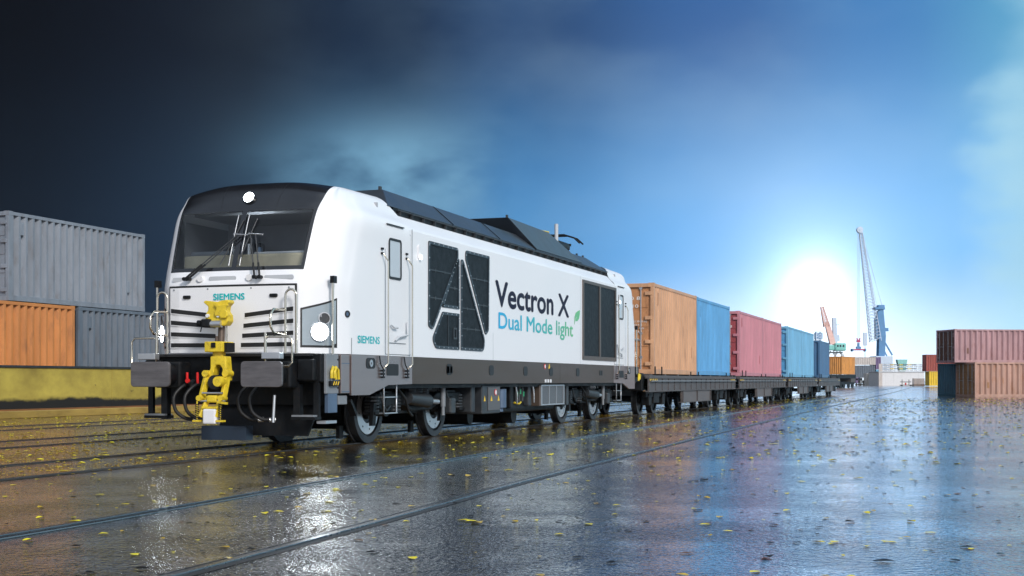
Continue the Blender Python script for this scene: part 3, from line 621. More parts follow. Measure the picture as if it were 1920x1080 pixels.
for y, z, x in ((19.98, 4.13, .8), (22.4, 4.16, .55), (23.3, 4.16, .55), (24.4, 4.16, .55), (26.4, 4.42, .78), (31.6, 4.08, .8), (32.15, 4.08, .8)):
    MB().bx(x-.02, x+.02, y-.03, y+.03, z-.01, z+.055).build('lifting_eye', DGREY, loco)
for y in (22.1, 24.6, 26.9): 
    m = MB(); m.bar((1.262, y, 3.775), (.866, y+.0, 4.118), .012, .012); m.build('roof_joint', BLACK, loco)
# pantograph, folded
py0 = 30.9
m = MB(); m.bx(-.7, .7, py0-.9, py0-.84, 4.30, 4.36); m.bx(-.7, .7, py0+.5, py0+.56, 4.30, 4.36); m.bx(-.66, -.6, py0-.9, py0+.5, 4.30, 4.36); m.bx(.6, .66, py0-.9, py0+.5, 4.30, 4.36)
pan = m.build('pantograph', BLACK, loco)
for x in (-.6, .6):
    for y in (py0-.85, py0+.5):
        q = MB(); q.cyl((x, y, 4.06), (x, y, 4.30), .05, 10)
        for k in range(3): q.ring((x, y, 4.10+k*.06), (0, 0, 1), .05, .085, .02, 12)
        q.build('insulator', RUSTK, pan)
MB().tube([(.0, py0+.45, 4.38), (.0, py0-.5, 4.50), (0, py0-.95, 4.46)], .035, 8).build('lower_arm', BLACK, pan)
for x in (-.35, .35): MB().tube([(x*.3, py0-.9, 4.48), (x, py0+.5, 4.58)], .018, 6).build('upper_arm', BLACK, pan)
for y in (py0+.45, py0+.75): MB().tube([(-.95, y, 4.36), (-.8, y, 4.50), (-.55, y, 4.58), (.55, y, 4.58), (.8, y, 4.50), (.95, y, 4.36)], .022, 6).build('contact_strip', BLACK, pan)
MB().tube([(.2, py0-.5, 4.60), (.2, py0+.3, 4.64)], .022, 6).build('spring_rod', YEL, pan)
MB().cyl((.78, 29.95, 4.10), (.78, 29.95, 4.68), .045, 10).build('roof_insulator', PALE, loco)
MB().cyl((.78, 30.05, 4.15), (.78, 30.75, 4.20), .10, 12).build('roof_air_tank', BLACK, loco)
MB().bx(.3, .6, 29.4, 29.6, 4.38, 4.44).build('roof_bracket', ALU, loco)

# skirts
for k in (1, -1):
    X = 1.47
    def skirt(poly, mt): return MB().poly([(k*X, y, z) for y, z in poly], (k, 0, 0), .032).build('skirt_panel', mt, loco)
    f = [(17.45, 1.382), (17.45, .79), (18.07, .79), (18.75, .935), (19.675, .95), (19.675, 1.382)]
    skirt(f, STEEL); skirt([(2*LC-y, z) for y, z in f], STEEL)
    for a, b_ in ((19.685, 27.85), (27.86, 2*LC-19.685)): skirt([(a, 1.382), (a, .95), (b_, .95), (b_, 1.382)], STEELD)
    xs = k*(X+.032)
    def plate(y0, y1, z0, z1, mt, nm, r=.03, t=.006, par=loco, x=xs): return MB().poly([(x, p.x, p.y) for p in rounded([(y0, z0), (y1, z0), (y1, z1), (y0, z1)], r)], (k, 0, 0), t).build(nm, mt, par)
    for y in (21.28, 23.42, 25.45, 27.19, 29.25): plate(y-.13, y+.13, 1.10, 1.29, BLACKR, 'jacking_hole', .1)
    for y in (21.22, 21.38, 31.2, 31.36): plate(y-.06, y+.06, 1.13, 1.25, BLACKR, 'vent_slot', .02)
    for y in (18.9, 2*LC-18.9): plate(y-.22, y+.22, 1.08, 1.26, BLACKR, 'foot_hole', .03)
    for y in (18.1, 2*LC-18.1): q = plate(y-.16, y+.16, 1.18, 1.34, BLACKR, 'filler_cap', .07); MB().ring((xs+k*.008, y, 1.26), (k, 0, 0), .02, .055, .01, 16).build('cap_ring', ALU, q)
    for y in (26.8, 26.98, 27.16): plate(y-.055, y+.055, .965, 1.03, WHITE2, 'notice_plate', .01)
    q = MB().cyl((xs, 26.75, 1.30), (xs+k*.006, 26.75, 1.30), .055, 20).build('prohibition_sign', RED, loco); MB().cyl((xs+k*.006, 26.75, 1.30), (xs+k*.010, 26.75, 1.30), .036, 20).build('sign_face', WHITE2, q)
    MB().poly([(xs, 27.0, 1.26), (xs, 27.12, 1.26), (xs, 27.06, 1.36)], (k, 0, 0), .006).build('warning_triangle', WARNY, loco)

# body side fittings
BX = 1.5
def P3(p, x=BX): return (x, p[0], p[1])
def bolts_along(pts, step, x, r, parent, mt=ALU):
    q = MB(); n = len(pts); tot = 0
    for i in range(n):
        a = Vector(pts[i]); b_ = Vector(pts[(i+1) % n]); Ls = (b_-a).length; t = step-tot if tot else 0
        while t < Ls:
            p = a+(b_-a)*t/Ls; q.add([(x, p.x-r, p.y-r), (x, p.x+r, p.y-r), (x, p.x+r, p.y+r), (x, p.x-r, p.y+r), (x+.008, p.x-r, p.y-r), (x+.008, p.x+r, p.y-r), (x+.008, p.x+r, p.y+r), (x+.008, p.x-r, p.y+r)], [(4, 5, 6, 7), (0, 1, 5, 4), (1, 2, 6, 5), (2, 3, 7, 6), (3, 0, 4, 7)]); t += step
        tot = (Ls-(t-step)) % step
    return stuff(q.build('bolts', mt, parent))
def grille(poly, rad, slats=(), posts=()):
    o_ = rounded(poly, rad, 5); i_ = inset(o_, .05)
    f = MB(); f.frame([P3(p, BX+.001) for p in o_], [P3(p, BX+.001) for p in i_], (1, 0, 0), .016); fo = f.build('side_grille', GFRAME, loco)
    MB().poly([P3(p, BX+.001) for p in inset(o_, .045)], (1, 0, 0), .004).build('grille_mesh', MESHB, fo, recalc=True)
    bolts_along(inset(o_, .024), .21, BX+.016, .010, fo)
    I = [Vector(p) for p in i_]
    def span(z):
        xs = []
        for a, b_ in zip(I, I[1:]+I[:1]):
            if (a.y-z)*(b_.y-z) < 0: xs.append(a.x+(b_.x-a.x)*(z-a.y)/(b_.y-a.y))
        return (min(xs), max(xs)) if len(xs) > 1 else None
    for z in slats:
        s = span(z)
        if not s: continue
        q = MB(); q.bx(BX+.006, BX+.012, s[0]+.02, s[1]-.02, z-.010, z+.010); y = s[0]+.25
        while y < s[1]-.1: q.bx(BX+.006, BX+.014, y-.02, y+.02, z-.03, z+.03); y += .42
        q.build('stiffener', DGREY, fo)
    return fo
G1 = grille([(20.34, 3.31), (21.69, 3.31), (21.69, 3.13), (20.52, 1.84), (20.33, 1.90)], [.04, .1, .05, .1, .05], (2.84, 2.38))
G2 = grille([(22.05, 3.31), (23.29, 3.31), (23.25, 1.93), (23.08, 1.83), (22.97, 1.97), (22.05, 3.14)], [.1, .04, .05, .1, .05, .05], (2.84, 2.38))
G3 = grille([(21.62, 3.13), (21.74, 3.13), (21.74, 2.25), (20.93, 2.25)], [.05, .05, .02, .03], (2.6,))
G4 = grille([(21.82, 3.13), (21.93, 3.13), (23.05, 1.74), (22.98, 1.54), (21.82, 1.54)], [.05, .05, .1, .12, .02], (2.28, 1.92))
G5 = grille([(20.96, 2.17), (21.74, 2.17), (21.74, 1.54), (20.64, 1.54), (20.50, 1.70)], [.03, .02, .02, .12, .1])
MB().bx(BX+.006, BX+.014, 21.21, 21.225, 1.6, 2.12).build('stiffener', DGREY, G5)
MB().frame([P3(p, BX+.006) for p in [(21.46, 1.72), (21.62, 1.72), (21.62, 1.92), (21.46, 1.92)]], [P3(p, BX+.006) for p in [(21.49, 1.75), (21.59, 1.75), (21.59, 1.89), (21.49, 1.89)]], (1, 0, 0), .01).build('hatch_latch', DGREY, G5)
# thin raised edge of the white A shape is the body itself; rear double grille
rg = MB().frame([P3(p, BX+.001) for p in [(29.63, 1.49), (32.72, 1.49), (32.72, 3.34), (29.63, 3.34)]], [P3(p, BX+.001) for p in [(29.73, 1.58), (32.62, 1.58), (32.62, 3.27), (29.73, 3.27)]], (1, 0, 0), .022).build('rear_grille', BRONZE, loco)
MB().bx(BX+.001, BX+.022, 31.09, 31.22, 1.58, 3.27).build('mullion', BRONZE, rg)
for a, b_ in ((29.73, 31.09), (31.22, 32.62)): MB().bx(BX+.001, BX+.007, a, b_, 1.58, 3.27).build('grille_mesh', MESHB, rg)
# lettering
text('Vectron X', .47, 4.86, NAVY, loco, (BX+.004, 23.66-LC, 2.42), ROT_SIDE, off=.06)
def gradmat():
    m, t, b = _m('blue_to_green_lettering'); n = t.nodes.new; l = t.links.new; co = n('ShaderNodeTexCoord'); sp = n('ShaderNodeSeparateXYZ'); l(co.outputs['Object'], sp.inputs[0])
    r = n('ShaderNodeValToRGB'); d = n('ShaderNodeMath'); d.operation = 'DIVIDE'; l(sp.outputs[0], d.inputs[0]); d.inputs[1].default_value = 5.1; l(d.outputs[0], r.inputs[0])
    e = r.color_ramp.elements; e[0].color = (.0, .40, .72, 1); e[1].color = (.12, .50, .20, 1); k = e.new(.45); k.color = (.02, .45, .50, 1); l(r.outputs[0], b.inputs['Base Color']); b.inputs['Roughness'].default_value = .4; return m
text('Dual Mode light', .30, 5.02, gradmat(), loco, (BX+.004, 23.83-LC, 2.0), ROT_SIDE, off=.035)
text('SIEMENS', .105, .76, TEAL, loco, (BX+.004, 17.66-LC, 1.555), ROT_SIDE, off=.05)
LEAFG = mat('green_leaf_emblem', (.13, .50, .22), .4, var=.1)
lf_ = [(28.98, 2.27), (29.06, 2.35), (29.22, 2.36), (29.36, 2.43), (29.41, 2.53), (29.42, 2.62), (29.25, 2.59), (29.08, 2.54), (28.99, 2.45), (28.98, 2.36)]
le = MB().poly([P3(p, BX+.003) for p in lf_], (1, 0, 0), .002).build('leaf_emblem', LEAFG, loco)
q = MB(); q.poly([P3(p, BX+.005) for p in [(28.985, 2.27), (29.0, 2.27), (29.12, 2.45), (29.11, 2.46)]], (1, 0, 0), .001); q.build('leaf_vein', WHITE2, le)
# cab doors on the side
def sidedoor(parent_list, sgn=1):
    y0, y1 = 18.62, 19.62
    o_ = rounded([(y0, 1.40), (y1, 1.40), (y1, 3.33), (y0, 3.33)], .04)
    d = MB().frame([P3(p, BX-.004) for p in o_], [P3(p, BX-.004) for p in inset(o_, .012)], (1, 0, 0), .007).build('cab_door', MGREY, loco)
    MB().poly([P3(p, BX-.004) for p in inset(o_, .013)], (1, 0, 0), .010).build('door_leaf', WHITE2, d)
    wo = rounded([(18.74, 2.57), (19.22, 2.57), (19.22, 3.20), (18.74, 3.20)], .07)
    MB().frame([P3(p, BX+.006) for p in wo], [P3(p, BX+.006) for p in inset(wo, .035)], (1, 0, 0), .014).build('window_seal', BLACKR, d)
    MB().poly([P3(p, BX+.006) for p in inset(wo, .03)], (1, 0, 0), .004).build('window_pane', WGLASS, d)
    MB().tube([(BX+.03, 18.78, 1.86), (BX+.05, 18.86, 1.82), (BX+.05, 19.0, 1.82)], .014).build('door_handle', PALE, d)
    MB().tube([(BX+.03, 19.4, 1.92), (BX+.05, 19.38, 1.72), (BX+.05, 19.05, 1.68), (BX+.03, 18.95, 1.62)], .016).build('door_handle', PALE, d)
    MB().bx(BX+.006, BX+.012, 18.74, 19.4, 1.575, 1.59).build('kick_strip', MGREY, d)
    MB().bx(BX+.004, BX+.03, 18.66, 19.3, 3.395, 3.41).build('rain_strip', DGREY, d)
    out = [d]
    for y in (18.55, 19.48):
        h = MB().tube([(BX+.09, y, 1.26), (BX+.09, y, 2.82)], .012, 8).build('handrail', CHROME, loco)
        for z0 in (2.82,):
            MB().tube([(BX+.09, y, z0), (BX+.045, y-.05, z0+.09), (BX+.02, y-.05, z0+.12)], .014).build('rail_foot', CHROME, h)
            for dz in (.0, .07): MB().bx(BX+.0, BX+.03, y-.085, y-.025, z0+.10+dz, z0+.13+dz).build('bracket', BLACK, h)
        MB().tube([(BX+.09, y, 1.26), (BX+.06, y-.07, 1.20), (BX+.03, y-.07, 1.18)], .014).build('rail_foot', CHROME, h)
        q = MB(); 
        for dz in (0, .05, .1): q.bx(BX+.005, BX+.05, y-.10, y-.03, 1.04+dz, 1.068+dz)
        q.tube([(BX+.02, y-.17, 1.375), (BX+.04, y-.17, 1.25), (BX+.04, y-.08, 1.18), (BX+.04, y-.07, 1.04)], .010); q.build('bracket', BLACK, h)
        out.append(h)
    return out
dl = sidedoor(None)
# the same door at the other cab: mirrored along the train on this side
MIR = []
for o in dl:
    c = copy_tree(o, loco)
    for q in [c]+list(c.children): 
        if q is c: q.scale = (1, -1, 1)
MB().bx(BX+.0, BX+.006, 19.66, 19.675, 1.40, 3.42).build('body_joint', MGREY, loco)
for y, z1 in ((17.46, 1.62), (29.46, 3.40), (23.52, 1.9), (33.3, 3.40)): MB().bx(BX-.004, BX+.0012, y, y+.008, 1.39, z1).build('body_joint', MGREY, loco)
for y in (19.95, 33.05):
    q = MB().poly([P3(p, BX+.001) for p in rounded([(y-.05, 2.97), (y+.05, 2.97), (y+.05, 3.2), (y-.05, 3.2)], .05)], (1, 0, 0), .02).build('marker_housing', WHITE2, loco); MB().cyl((BX+.02, y, 3.0), (BX+.05, y, 3.0), .045, 14).build('side_marker_lamp', LAMPS, q)

# ------------------------------------------------------------------ cab front details
VZ = [(1.385, 0), (2.0, 1), (2.37, 2), (2.57, 3), (3.0, 4), (3.4, 5), (3.70, 6), (3.9, 7)]
def FS(x, z, off=0.):                         # y of the nose surface at (x, z)
    v = 7.
    for (a, va), (b_, vb) in zip(VZ, VZ[1:]):
        if z <= b_: v = va+(vb-va)*max(0, (z-a)/(b_-a)); break
    lo, hi = 0., 4.
    for _ in range(18):
        mid_ = (lo+hi)/2
        if SH(mid_, v).x < abs(x): lo = mid_
        else: hi = mid_
    return SH(lo, v).y-off
m = MB(); X0, X1, Z0, Z1 = -1.0, 1.0, 1.43, 2.345
def slab(q, x0, x1, z0, z1, t0, t1, n=8, zf=None):        # curved slab standing proud of the front from t0 to t1
    zf = zf or (lambda x: (z0, z1)); V = []
    for i in range(n+1):
        x = x0+(x1-x0)*i/n; a, b_ = zf(x)
        V += [(x, FS(x, a, t0), a), (x, FS(x, b_, t0), b_), (x, FS(x, b_, t1), b_), (x, FS(x, a, t1), a)]
    F = [(4*i+k, 4*i+4+k, 4*i+4+(k+1) % 4, 4*i+(k+1) % 4) for i in range(n) for k in range(4)]+[(0, 1, 2, 3), (4*n+3, 4*n+2, 4*n+1, 4*n)]
    return q.add(V, F)
m = MB(); slab(m, -1.03, 1.03, 1.40, 2.365, .0, .016); fj = m.build('front_hatch_joint', BLACKR, loco); ends.append(fj)
m = MB(); slab(m, -1.005, 1.005, 1.40, 2.335, .0, .024, 12); fp = m.build('front_hatch', WHITE, loco); ends.append(fp)
for i, (zi, zo) in enumerate(((1.925, 2.01), (1.775, 1.84), (1.635, 1.672), (1.505, 1.512))):
    for k in (-1, 1):
        xi = .25-.02*i if k > 0 else .22
        zf = lambda x, zi=zi, zo=zo, xi=xi: ((zi+(zo-zi)*(abs(x)-xi)/(1.0-xi))-.031, (zi+(zo-zi)*(abs(x)-xi)/(1.0-xi))+.031)
        m = MB(); a, b_ = (xi, .99) if k > 0 else (-.99, -xi); slab(m, a, b_, 0, 0, .024, .0255, 10, zf); m.build('intake_slot', BLACKR, fp)
        m = MB(); zf2 = lambda x, zf=zf: (zf(x)[0]-.012, zf(x)[0]); slab(m, a, b_, 0, 0, .024, .034, 10, zf2); m.build('slot_lip', WHITE2, fp)
for x in (-.70, .70): MB().obx((x, FS(x, 2.2, .03), 2.2), .12, .05, .05, Matrix.Identity(3)).build('hatch_grip', BLACK, fp, bevel=.015)
q = MB()
for x in (-.93, -.35, .35, .93): q.cyl((x, FS(x, 2.31, .020), 2.31), (x, FS(x, 2.31, .03), 2.31), .012, 8)
q.build('hatch_screws', MGREY, fp)
text('SIEMENS', .088, .50, TEAL, loco, (-.25, FS(0, 2.17, .030)-LC, 2.15), ROT_FRONT, off=.05)
for x0, x1 in ((-.98, -.70), (-.36, .08), (.52, .98)): MB().poly([(p.x, 0, p.y) for p in rounded([(x0, 2.43), (x1, 2.43), (x1, 2.49), (x0, 2.49)], .03)], (0, -1, 0), .012).build('ledge_recess', PALE, loco).location = (0, FS((x0+x1)/2, 2.46, .0)-.0, 0)
for o in loco.children:
    if o.name.startswith('ledge_recess'): ends.append(o)
for x in (-.50, .30): 
    m = MB(); m.cyl((x, FS(x, 2.46, -.01), 2.46), (x, FS(x, 2.46, .05), 2.46), .055, 12, r2=.045); ends.append(m.build('wiper_boss', WHITE2, loco))
# wipers: pairs
def wiper(x0, z0, x1, z1):
    a = Vector((x0, FS(x0, z0, .10), z0)); b_ = Vector((x1, FS(x1, z1, .05), z1)); mid_ = a.lerp(b_, .33)
    w_ = MB().cyl(a+Vector((0, .05, 0)), a-Vector((0, .03, 0)), .028, 12).build('wiper', BLACK, loco)
    MB().bar(a, mid_, .026, .026).build('wiper_arm', BLACK, w_); MB().bar(mid_, b_, .014, .014).build('wiper_rod', DGREY, w_)
    ends.append(w_); return b_
for x in (-.72, -.66): e1 = wiper(x, 2.46, x+.70, 3.09)
for x in (.42, .50): e2 = wiper(x, 2.46, x-.22, 3.09)
for (e, dx) in ((e1, -.1), (e2, .05)):
    u0 = e.x; q = MB(); q.tube([(u0-.12, e.y-.0, e.z+.02), (u0+.12, e.y, e.z)], .010, 6); q.build('blade_clip', ALU, loco)
for (xa, za, xb, zb) in ((-.22, 2.66, .02, 3.32), (.06, 2.66, .24, 3.34)):
    q = MB(); q.tube([(xa, FS(xa, za, .02), za), (xb, FS(xb, zb, .02), zb)], .010, 6); q.build('wiper_blade', DGREY, loco)
# headlights in the nose corners
def corner(lat):
    pts = [(1.05, 16.70), (1.12, 16.745), (1.22, 16.84), (1.35, 17.035), (1.42, 17.19), (1.465, 17.32)]
    for (a, sa), (b_, sb) in zip(pts, pts[1:]):
        if lat <= b_: return sa+(sb-sa)*max(0, (lat-a)/(b_-a))
    return pts[-1][1]
HREF = mat('headlight_reflector', (.36, .41, .44), .22, metal=.3, var=.08)
for k in (-1, 1):
    us = fr(2.05, 3.42, 10)
    def ang_patch(q, us, zl, zh, off):
        V = []; n = len(us)
        for v in range(7):
            for i, u in enumerate(us):
                t = i/(n-1); z = zl(t)+(zh(t)-zl(t))*v/6; vv = (z-1.385)/.615 if z < 2.0 else 1+(z-2.0)/.37; p = SH(u, vv, off); V.append((k*p.x, p.y, p.z))
        q.add(V, [(a*n+i, a*n+i+1, (a+1)*n+i+1, (a+1)*n+i) for a in range(6) for i in range(n-1)], True)
    q = MB(); ang_patch(q, us, lambda t: 1.470, lambda t: 2.02+.16*t, .006); hb = q.build('headlight', BLACKR, loco); ends.append(hb)
    q = MB(); us2 = fr(2.10, 3.34, 10); ang_patch(q, us2, lambda t: 1.50+(.03*max(0, t-.8)/.2), lambda t: 1.995+.15*t, .012); q.build('reflector_panel', HREF, hb)
    cN = Vector((k*.70, -.71, 0)).normalized()
    for (u, z, r, mt, nm) in ((2.62, 1.69, .125, LAMP, 'headlight_lamp'), (2.78, 1.88, .075, DGREY, 'upper_lamp')):
        p = SH(u, (z-1.385)/.615, .012); p = Vector((k*p.x, p.y, p.z))
        q = MB(); q.cyl(p-cN*.03, p+cN*.022, r, 28, r2=r*.93); q.build(nm, mt, hb)
        q = MB(); q.ring(p-cN*.02, cN, r, r+.014, .052, 28); q.build('lamp_bezel', ALU, hb)
q = MB(); p = Vector((.02, FS(0, 3.66)-.02, 3.66)); nrm_ = Vector((0, -.75, .35)).normalized(); q.cyl(p-nrm_*.03, p+nrm_*.03, .078, 26); tl = q.build('top_headlight', LAMP, loco)
MB().ring(p-nrm_*.02, nrm_, .078, .095, .045, 26).build('lamp_bezel', BLACKG, tl)
# corner handrails
for k in (-1, 1):
    x, y = k*1.44, 16.98; h = MB().tube([(x, y, 1.12), (x, y, 2.44)], .018, 10).build('corner_handrail', CHROME, loco); ends.append(h)
    MB().bx(x-.03, x+.03, y-.03, y+.07, 2.38, 2.48).build('bracket', BLACK, h); MB().bx(x-.03, x+.03, y-.02, y+.06, 1.10, 1.18).build('bracket', BLACK, h)
    MB().ring((k*1.475, 17.36, 1.96), (k*.93, -.36, 0), .03, .05, .015, 18).build('side_camera', BLACKR, loco)
    MB().cyl((k*1.470, 17.36, 1.96), (k*1.482, 17.355, 1.96), .03, 14).build('camera_lens', BLUEG, loco)
# front hoops and buffer-top rails
for k in (-1, 1):
    y = 16.50; a, b_ = k*.95, k*1.12
    def arc(a, b_, zt, zb, y): 
        c = (a+b_)/2; r = abs(b_-a)/2; return [(a, y, zb), (a, y, zt-r)]+[(c-(c-a)/abs(c-a)*r*math.cos(t), y, zt-r+r*math.sin(t)) for t in fr(.2, PI-.2, 8)]+[(b_, y, zt-r), (b_, y, zb)]
    h = MB().tube(arc(a, b_, 2.27, 1.385, y), .017, 8).build('front_hoop', CHROME, loco)
    c = .04; loop = [(a, y, 1.98), (a, y-.34, 1.98), (a, y-.42, 1.90), (a, y-.42, 1.74), (a, y-.34, 1.66), (a, y, 1.64)]
    MB().tube(loop, .016, 8).build('side_loop', CHROME, h)
    lo = [(k*.86, 16.1, 1.385), (k*.86, 16.1, 1.57), (k*.90, 16.1, 1.60), (k*1.22, 16.1, 1.60), (k*1.27, 16.1, 1.55), (k*1.27, 16.1, 1.25), (k*1.22, 16.1, 1.20), (k*.95, 16.1, 1.19), (k*.87, 16.1, 1.24), (k*.86, 16.1, 1.36)]
    MB().tube(lo, .015, 8).build('step_loop', CHROME, h)
    MB().tube([(k*.86, 16.1, 1.66), (k*.86, 16.1, 1.38)], .02, 8).build('step_post', CHROME, h)
    MB().bx(k*.84, k*1.12, 16.02, 16.14, 1.295, 1.385).build('shunter_step', ALU, h, bevel=.01)
# front beam, buffers, deflector
MB().bx(-1.42, 1.42, 16.66, 17.44, .98, 1.383).build('front_beam', BLACK, loco, bevel=.02)
MB().bx(-1.30, 1.36, 16.9, 17.5, .66, .98).build('beam_backing', BLACK, loco)
MB().bx(-1.30, 1.30, 16.56, 16.68, 1.345, 1.383).build('beam_ledge', BLACKR, loco)
for k in (-1, 1):
    cbx = MB().bx(k*.66, k*1.09, 16.38, 16.68, .90, 1.27).build('buffer_box', BLACK, loco, bevel=.03)
    q = MB(); q.cyl((k*.875, 16.40, 1.085), (k*.875, 16.0, 1.085), .13, 20); q.cyl((k*.875, 16.40, 1.085), (k*.875, 16.25, 1.085), .17, 20); q.build('buffer_shaft', BLACK, cbx)
    o_ = rounded([(k*.875-.315, .915), (k*.875+.315, .915), (k*.875+.315, 1.265), (k*.875-.315, 1.265)], .06)
    MB().poly([(p.x, 16.0, p.y) for p in o_], (0, -1, 0), .045).build('buffer_plate', BUFF, cbx, bevel=.008)
    MB().bx(k*1.10, k*1.36, 16.55, 16.66, 1.0, 1.3).build('socket_box', BLACK, loco, bevel=.02)
    # lower steps / sand pipes / brackets
    q = MB(); q.bx(k*1.30, k*1.38, 16.66, 16.72, .50, 1.0); q.bx(k*1.0, k*1.38, 16.56, 16.74, .46, .50); q.bx(k*1.02, k*1.12, 16.60, 16.70, .45, .95); q.build('step_bracket', BLACK, loco)
    MB().bx(k*1.02, k*1.36, 16.54, 16.74, .50, .525).build('bottom_step', MGREY, loco)
MB().poly([(-.30, 16.85, .22), (-.42, 17.0, .66), (1.22, 17.0, .66), (1.10, 16.85, .22)], (0, 1, 0), .05).build('obstacle_deflector', BLACK, loco)
MB().bx(-.42, .30, 16.55, 16.74, .16, .36).build('centre_deflector', mat('dark_blue_steel', (.02, .035, .06), .4, var=.2), loco)
# air hoses with red cocks
for x in (-.62, -.44, .42, .60):
    h = MB().tube(path([(x, 16.70, .98), (x-.03, 16.45, .93), (x-.10, 16.32, .78), (x-.08, 16.33, .58), (x+.02, 16.42, .47), (x+.10, 16.52, .46)], .03), .026, 10).build('air_hose', BLACKR, loco)
    MB().cyl((x+.09, 16.51, .455), (x+.16, 16.56, .46), .036, 10).build('hose_coupling', ALU, h)
    MB().cyl((x, 16.66, .99), (x, 16.58, .96), .04, 10).build('hose_socket', DGREY, h)
for x in (-.62, -.45):
    MB().tube([(x, 16.5, .97), (x+.01, 16.48, 1.02), (x+.01, 16.48, 1.12)], .020, 8).build('red_cock', RED, loco)
    MB().cyl((x-.13, 16.46, 1.00), (x-.13, 16.43, 1.0), .032, 10).build('red_cock', RED, loco)
MB().tube([(.78, 16.5, .80), (.78, 16.46, .42)], .022, 8).build('hanging_hook', ALU, loco)

# yellow screw/automatic coupler on the centre line
cp = MB(); X = .02
pro = [(-.20, 2.13), (-.17, 2.155), (-.08, 2.145), (.02, 2.13), (.09, 2.15), (.20, 2.16), (.215, 2.12), (.16, 2.07), (.15, 2.0), (.19, 1.95), (.20, 1.86), (.15, 1.80), (.0, 1.80), (-.03, 1.86), (-.16, 1.86), (-.165, 1.95), (-.12, 2.02), (-.12, 2.07)]
pro = [(a, z-.035) for a, z in pro]; cp.poly([(X+a, 16.36, z) for a, z in pro], (0, -1, 0), .16); coup = cp.build('coupler', YEL, loco, bevel=.014)
q = MB(); q.poly([(X+a*.55+.10, 16.21, 1.99+(z-1.99)*.55) for a, z in pro], (0, -1, 0), .05); q.build('coupler_jaw', YEL, coup, bevel=.01)
for x in (-.115, .055): MB().cyl((X+x, 16.20, 1.905), (X+x, 16.17, 1.905), .026, 12).build('pin_head', WHITE2, coup)
MB().bx(X-.20, X-.06, 16.14, 16.30, 1.74, 1.86).build('valve_block', BLACK, coup, bevel=.02); MB().cyl((X-.07, 16.2, 1.79), (X+.10, 16.2, 1.79), .05, 14).build('valve_cylinder', ALU, coup)
MB().cyl((X-.20, 16.16, 1.80), (X-.25, 16.16, 1.80), .045, 10).build('valve_cap', BLACK, coup)
MB().tube([(X-.18, 16.14, 1.75), (X-.20, 16.14, 1.68)], .008).build('valve_pin', BLACK, coup)
q = MB(); q.cyl((X+.03, 16.32, 1.82), (X+.03, 16.30, 1.50), .048, 14); q.cyl((X-.04, 16.32, 1.62), (X-.04, 16.30, 1.50), .03, 12); q.build('hinge_column', BRONZE, coup)
q = MB(); q.cyl((X+.095, 16.34, 1.80), (X+.095, 16.34, 1.50), .014, 8); q.build('side_rod', CHROME, coup)
MB().bx(X-.14, X+.14, 16.14, 16.46, 1.40, 1.545).build('support_box', YEL, coup, bevel=.012)
MB().bx(X+.14, X+.19, 16.2, 16.4, 1.40, 1.53).build('support_lug', BLACK, coup)
q = MB(); q.bx(X-.02, X+.04, 16.12, 16.14, 1.46, 1.53); q.build('lock_plate', BLACK, coup)
MB().cyl((X, 16.3, 1.40), (X, 16.3, 1.33), .09, 16).build('swivel', YEL, coup)
# draw-gear: yoke, two arms, crosspieces, springs and white counterweight
X = .07
yk = MB(); yk.poly([(X+a, 16.34, z) for a, z in [(-.12, 1.34), (.12, 1.34), (.14, 1.12), (.14, 1.0), (.075, 1.0), (.07, 1.17), (.03, 1.22), (-.03, 1.22), (-.06, 1.17), (-.09, 1.0), (-.15, 1.0), (-.15, 1.10), (-.12, 1.18)]], (0, -1, 0), .16); gear = yk.build('draw_gear', YEL, loco, bevel=.014)
for k, x in ((-1, -.17), (1, .15)):
    a = MB(); a.bar((X+x, 16.2, 1.10), (X+x+k*.01-.03, 16.1, .74), .055, .09); a.bar((X+x*.62, 16.12, .78), (X+x*.75-.05, 16.02, .50), .05, .07); a.cyl((X+x, 16.12, 1.10), (X+x, 16.28, 1.10), .048, 14); a.cyl((X+x+k*.01-.03, 16.02, .76), (X+x+k*.01-.03, 16.16, .76), .04, 12); a.build('link_arm', YEL, gear, bevel=.008)
    sp = MB(); pts = [(X+x*1.15-.04+.024*math.cos(t*6.28), 16.03+.024*math.sin(t*6.28), .70-.24*t/8) for t in fr(0, 8, 80)]; sp.tube(pts, .006, 5); sp.build('coil_spring', BLACKR, gear)
    MB().cyl((X+x*1.15-.04, 16.03, .72), (X+x*1.15-.04, 16.03, .43), .010, 8).build('spring_guide', YEL, gear)
    MB().bx(X+x*1.15-.09, X+x*1.15+.02, 15.99, 16.07, .435, .46).build('spring_foot', YEL, gear)
MB().cyl((X+.10, 16.0, .99), (X+.10, 16.16, .99), .07, 16).build('pivot_boss', YEL, gear, bevel=.01)
MB().cyl((X-.01, 16.1, .98), (X-.01, 16.24, .98), .10, 16).build('rubber_ring', BLACKR, gear)
for z, hw_ in ((.83, .15), (.72, .19)): MB().cyl((X-hw_-.02, 16.06, z), (X+hw_, 16.06, z), .015, 10).build('cross_pin', ALU, gear)
MB().bx(X-.15, X+.10, 16.0, 16.12, .615, .645).build('cross_bar', YEL, gear, bevel=.006); MB().bx(X-.09, X+.07, 16.03, 16.16, .70, .80).build('centre_block', YEL, gear, bevel=.02)
MB().bx(X-.12, X+.08, 15.98, 16.13, .405, .612).build('counterweight', WHITE2, gear, bevel=.02)
MB().bar((X+.10, 16.0, .71), (X+.26, 16.0, .69), .03, .03).build('release_lever', YEL, gear)

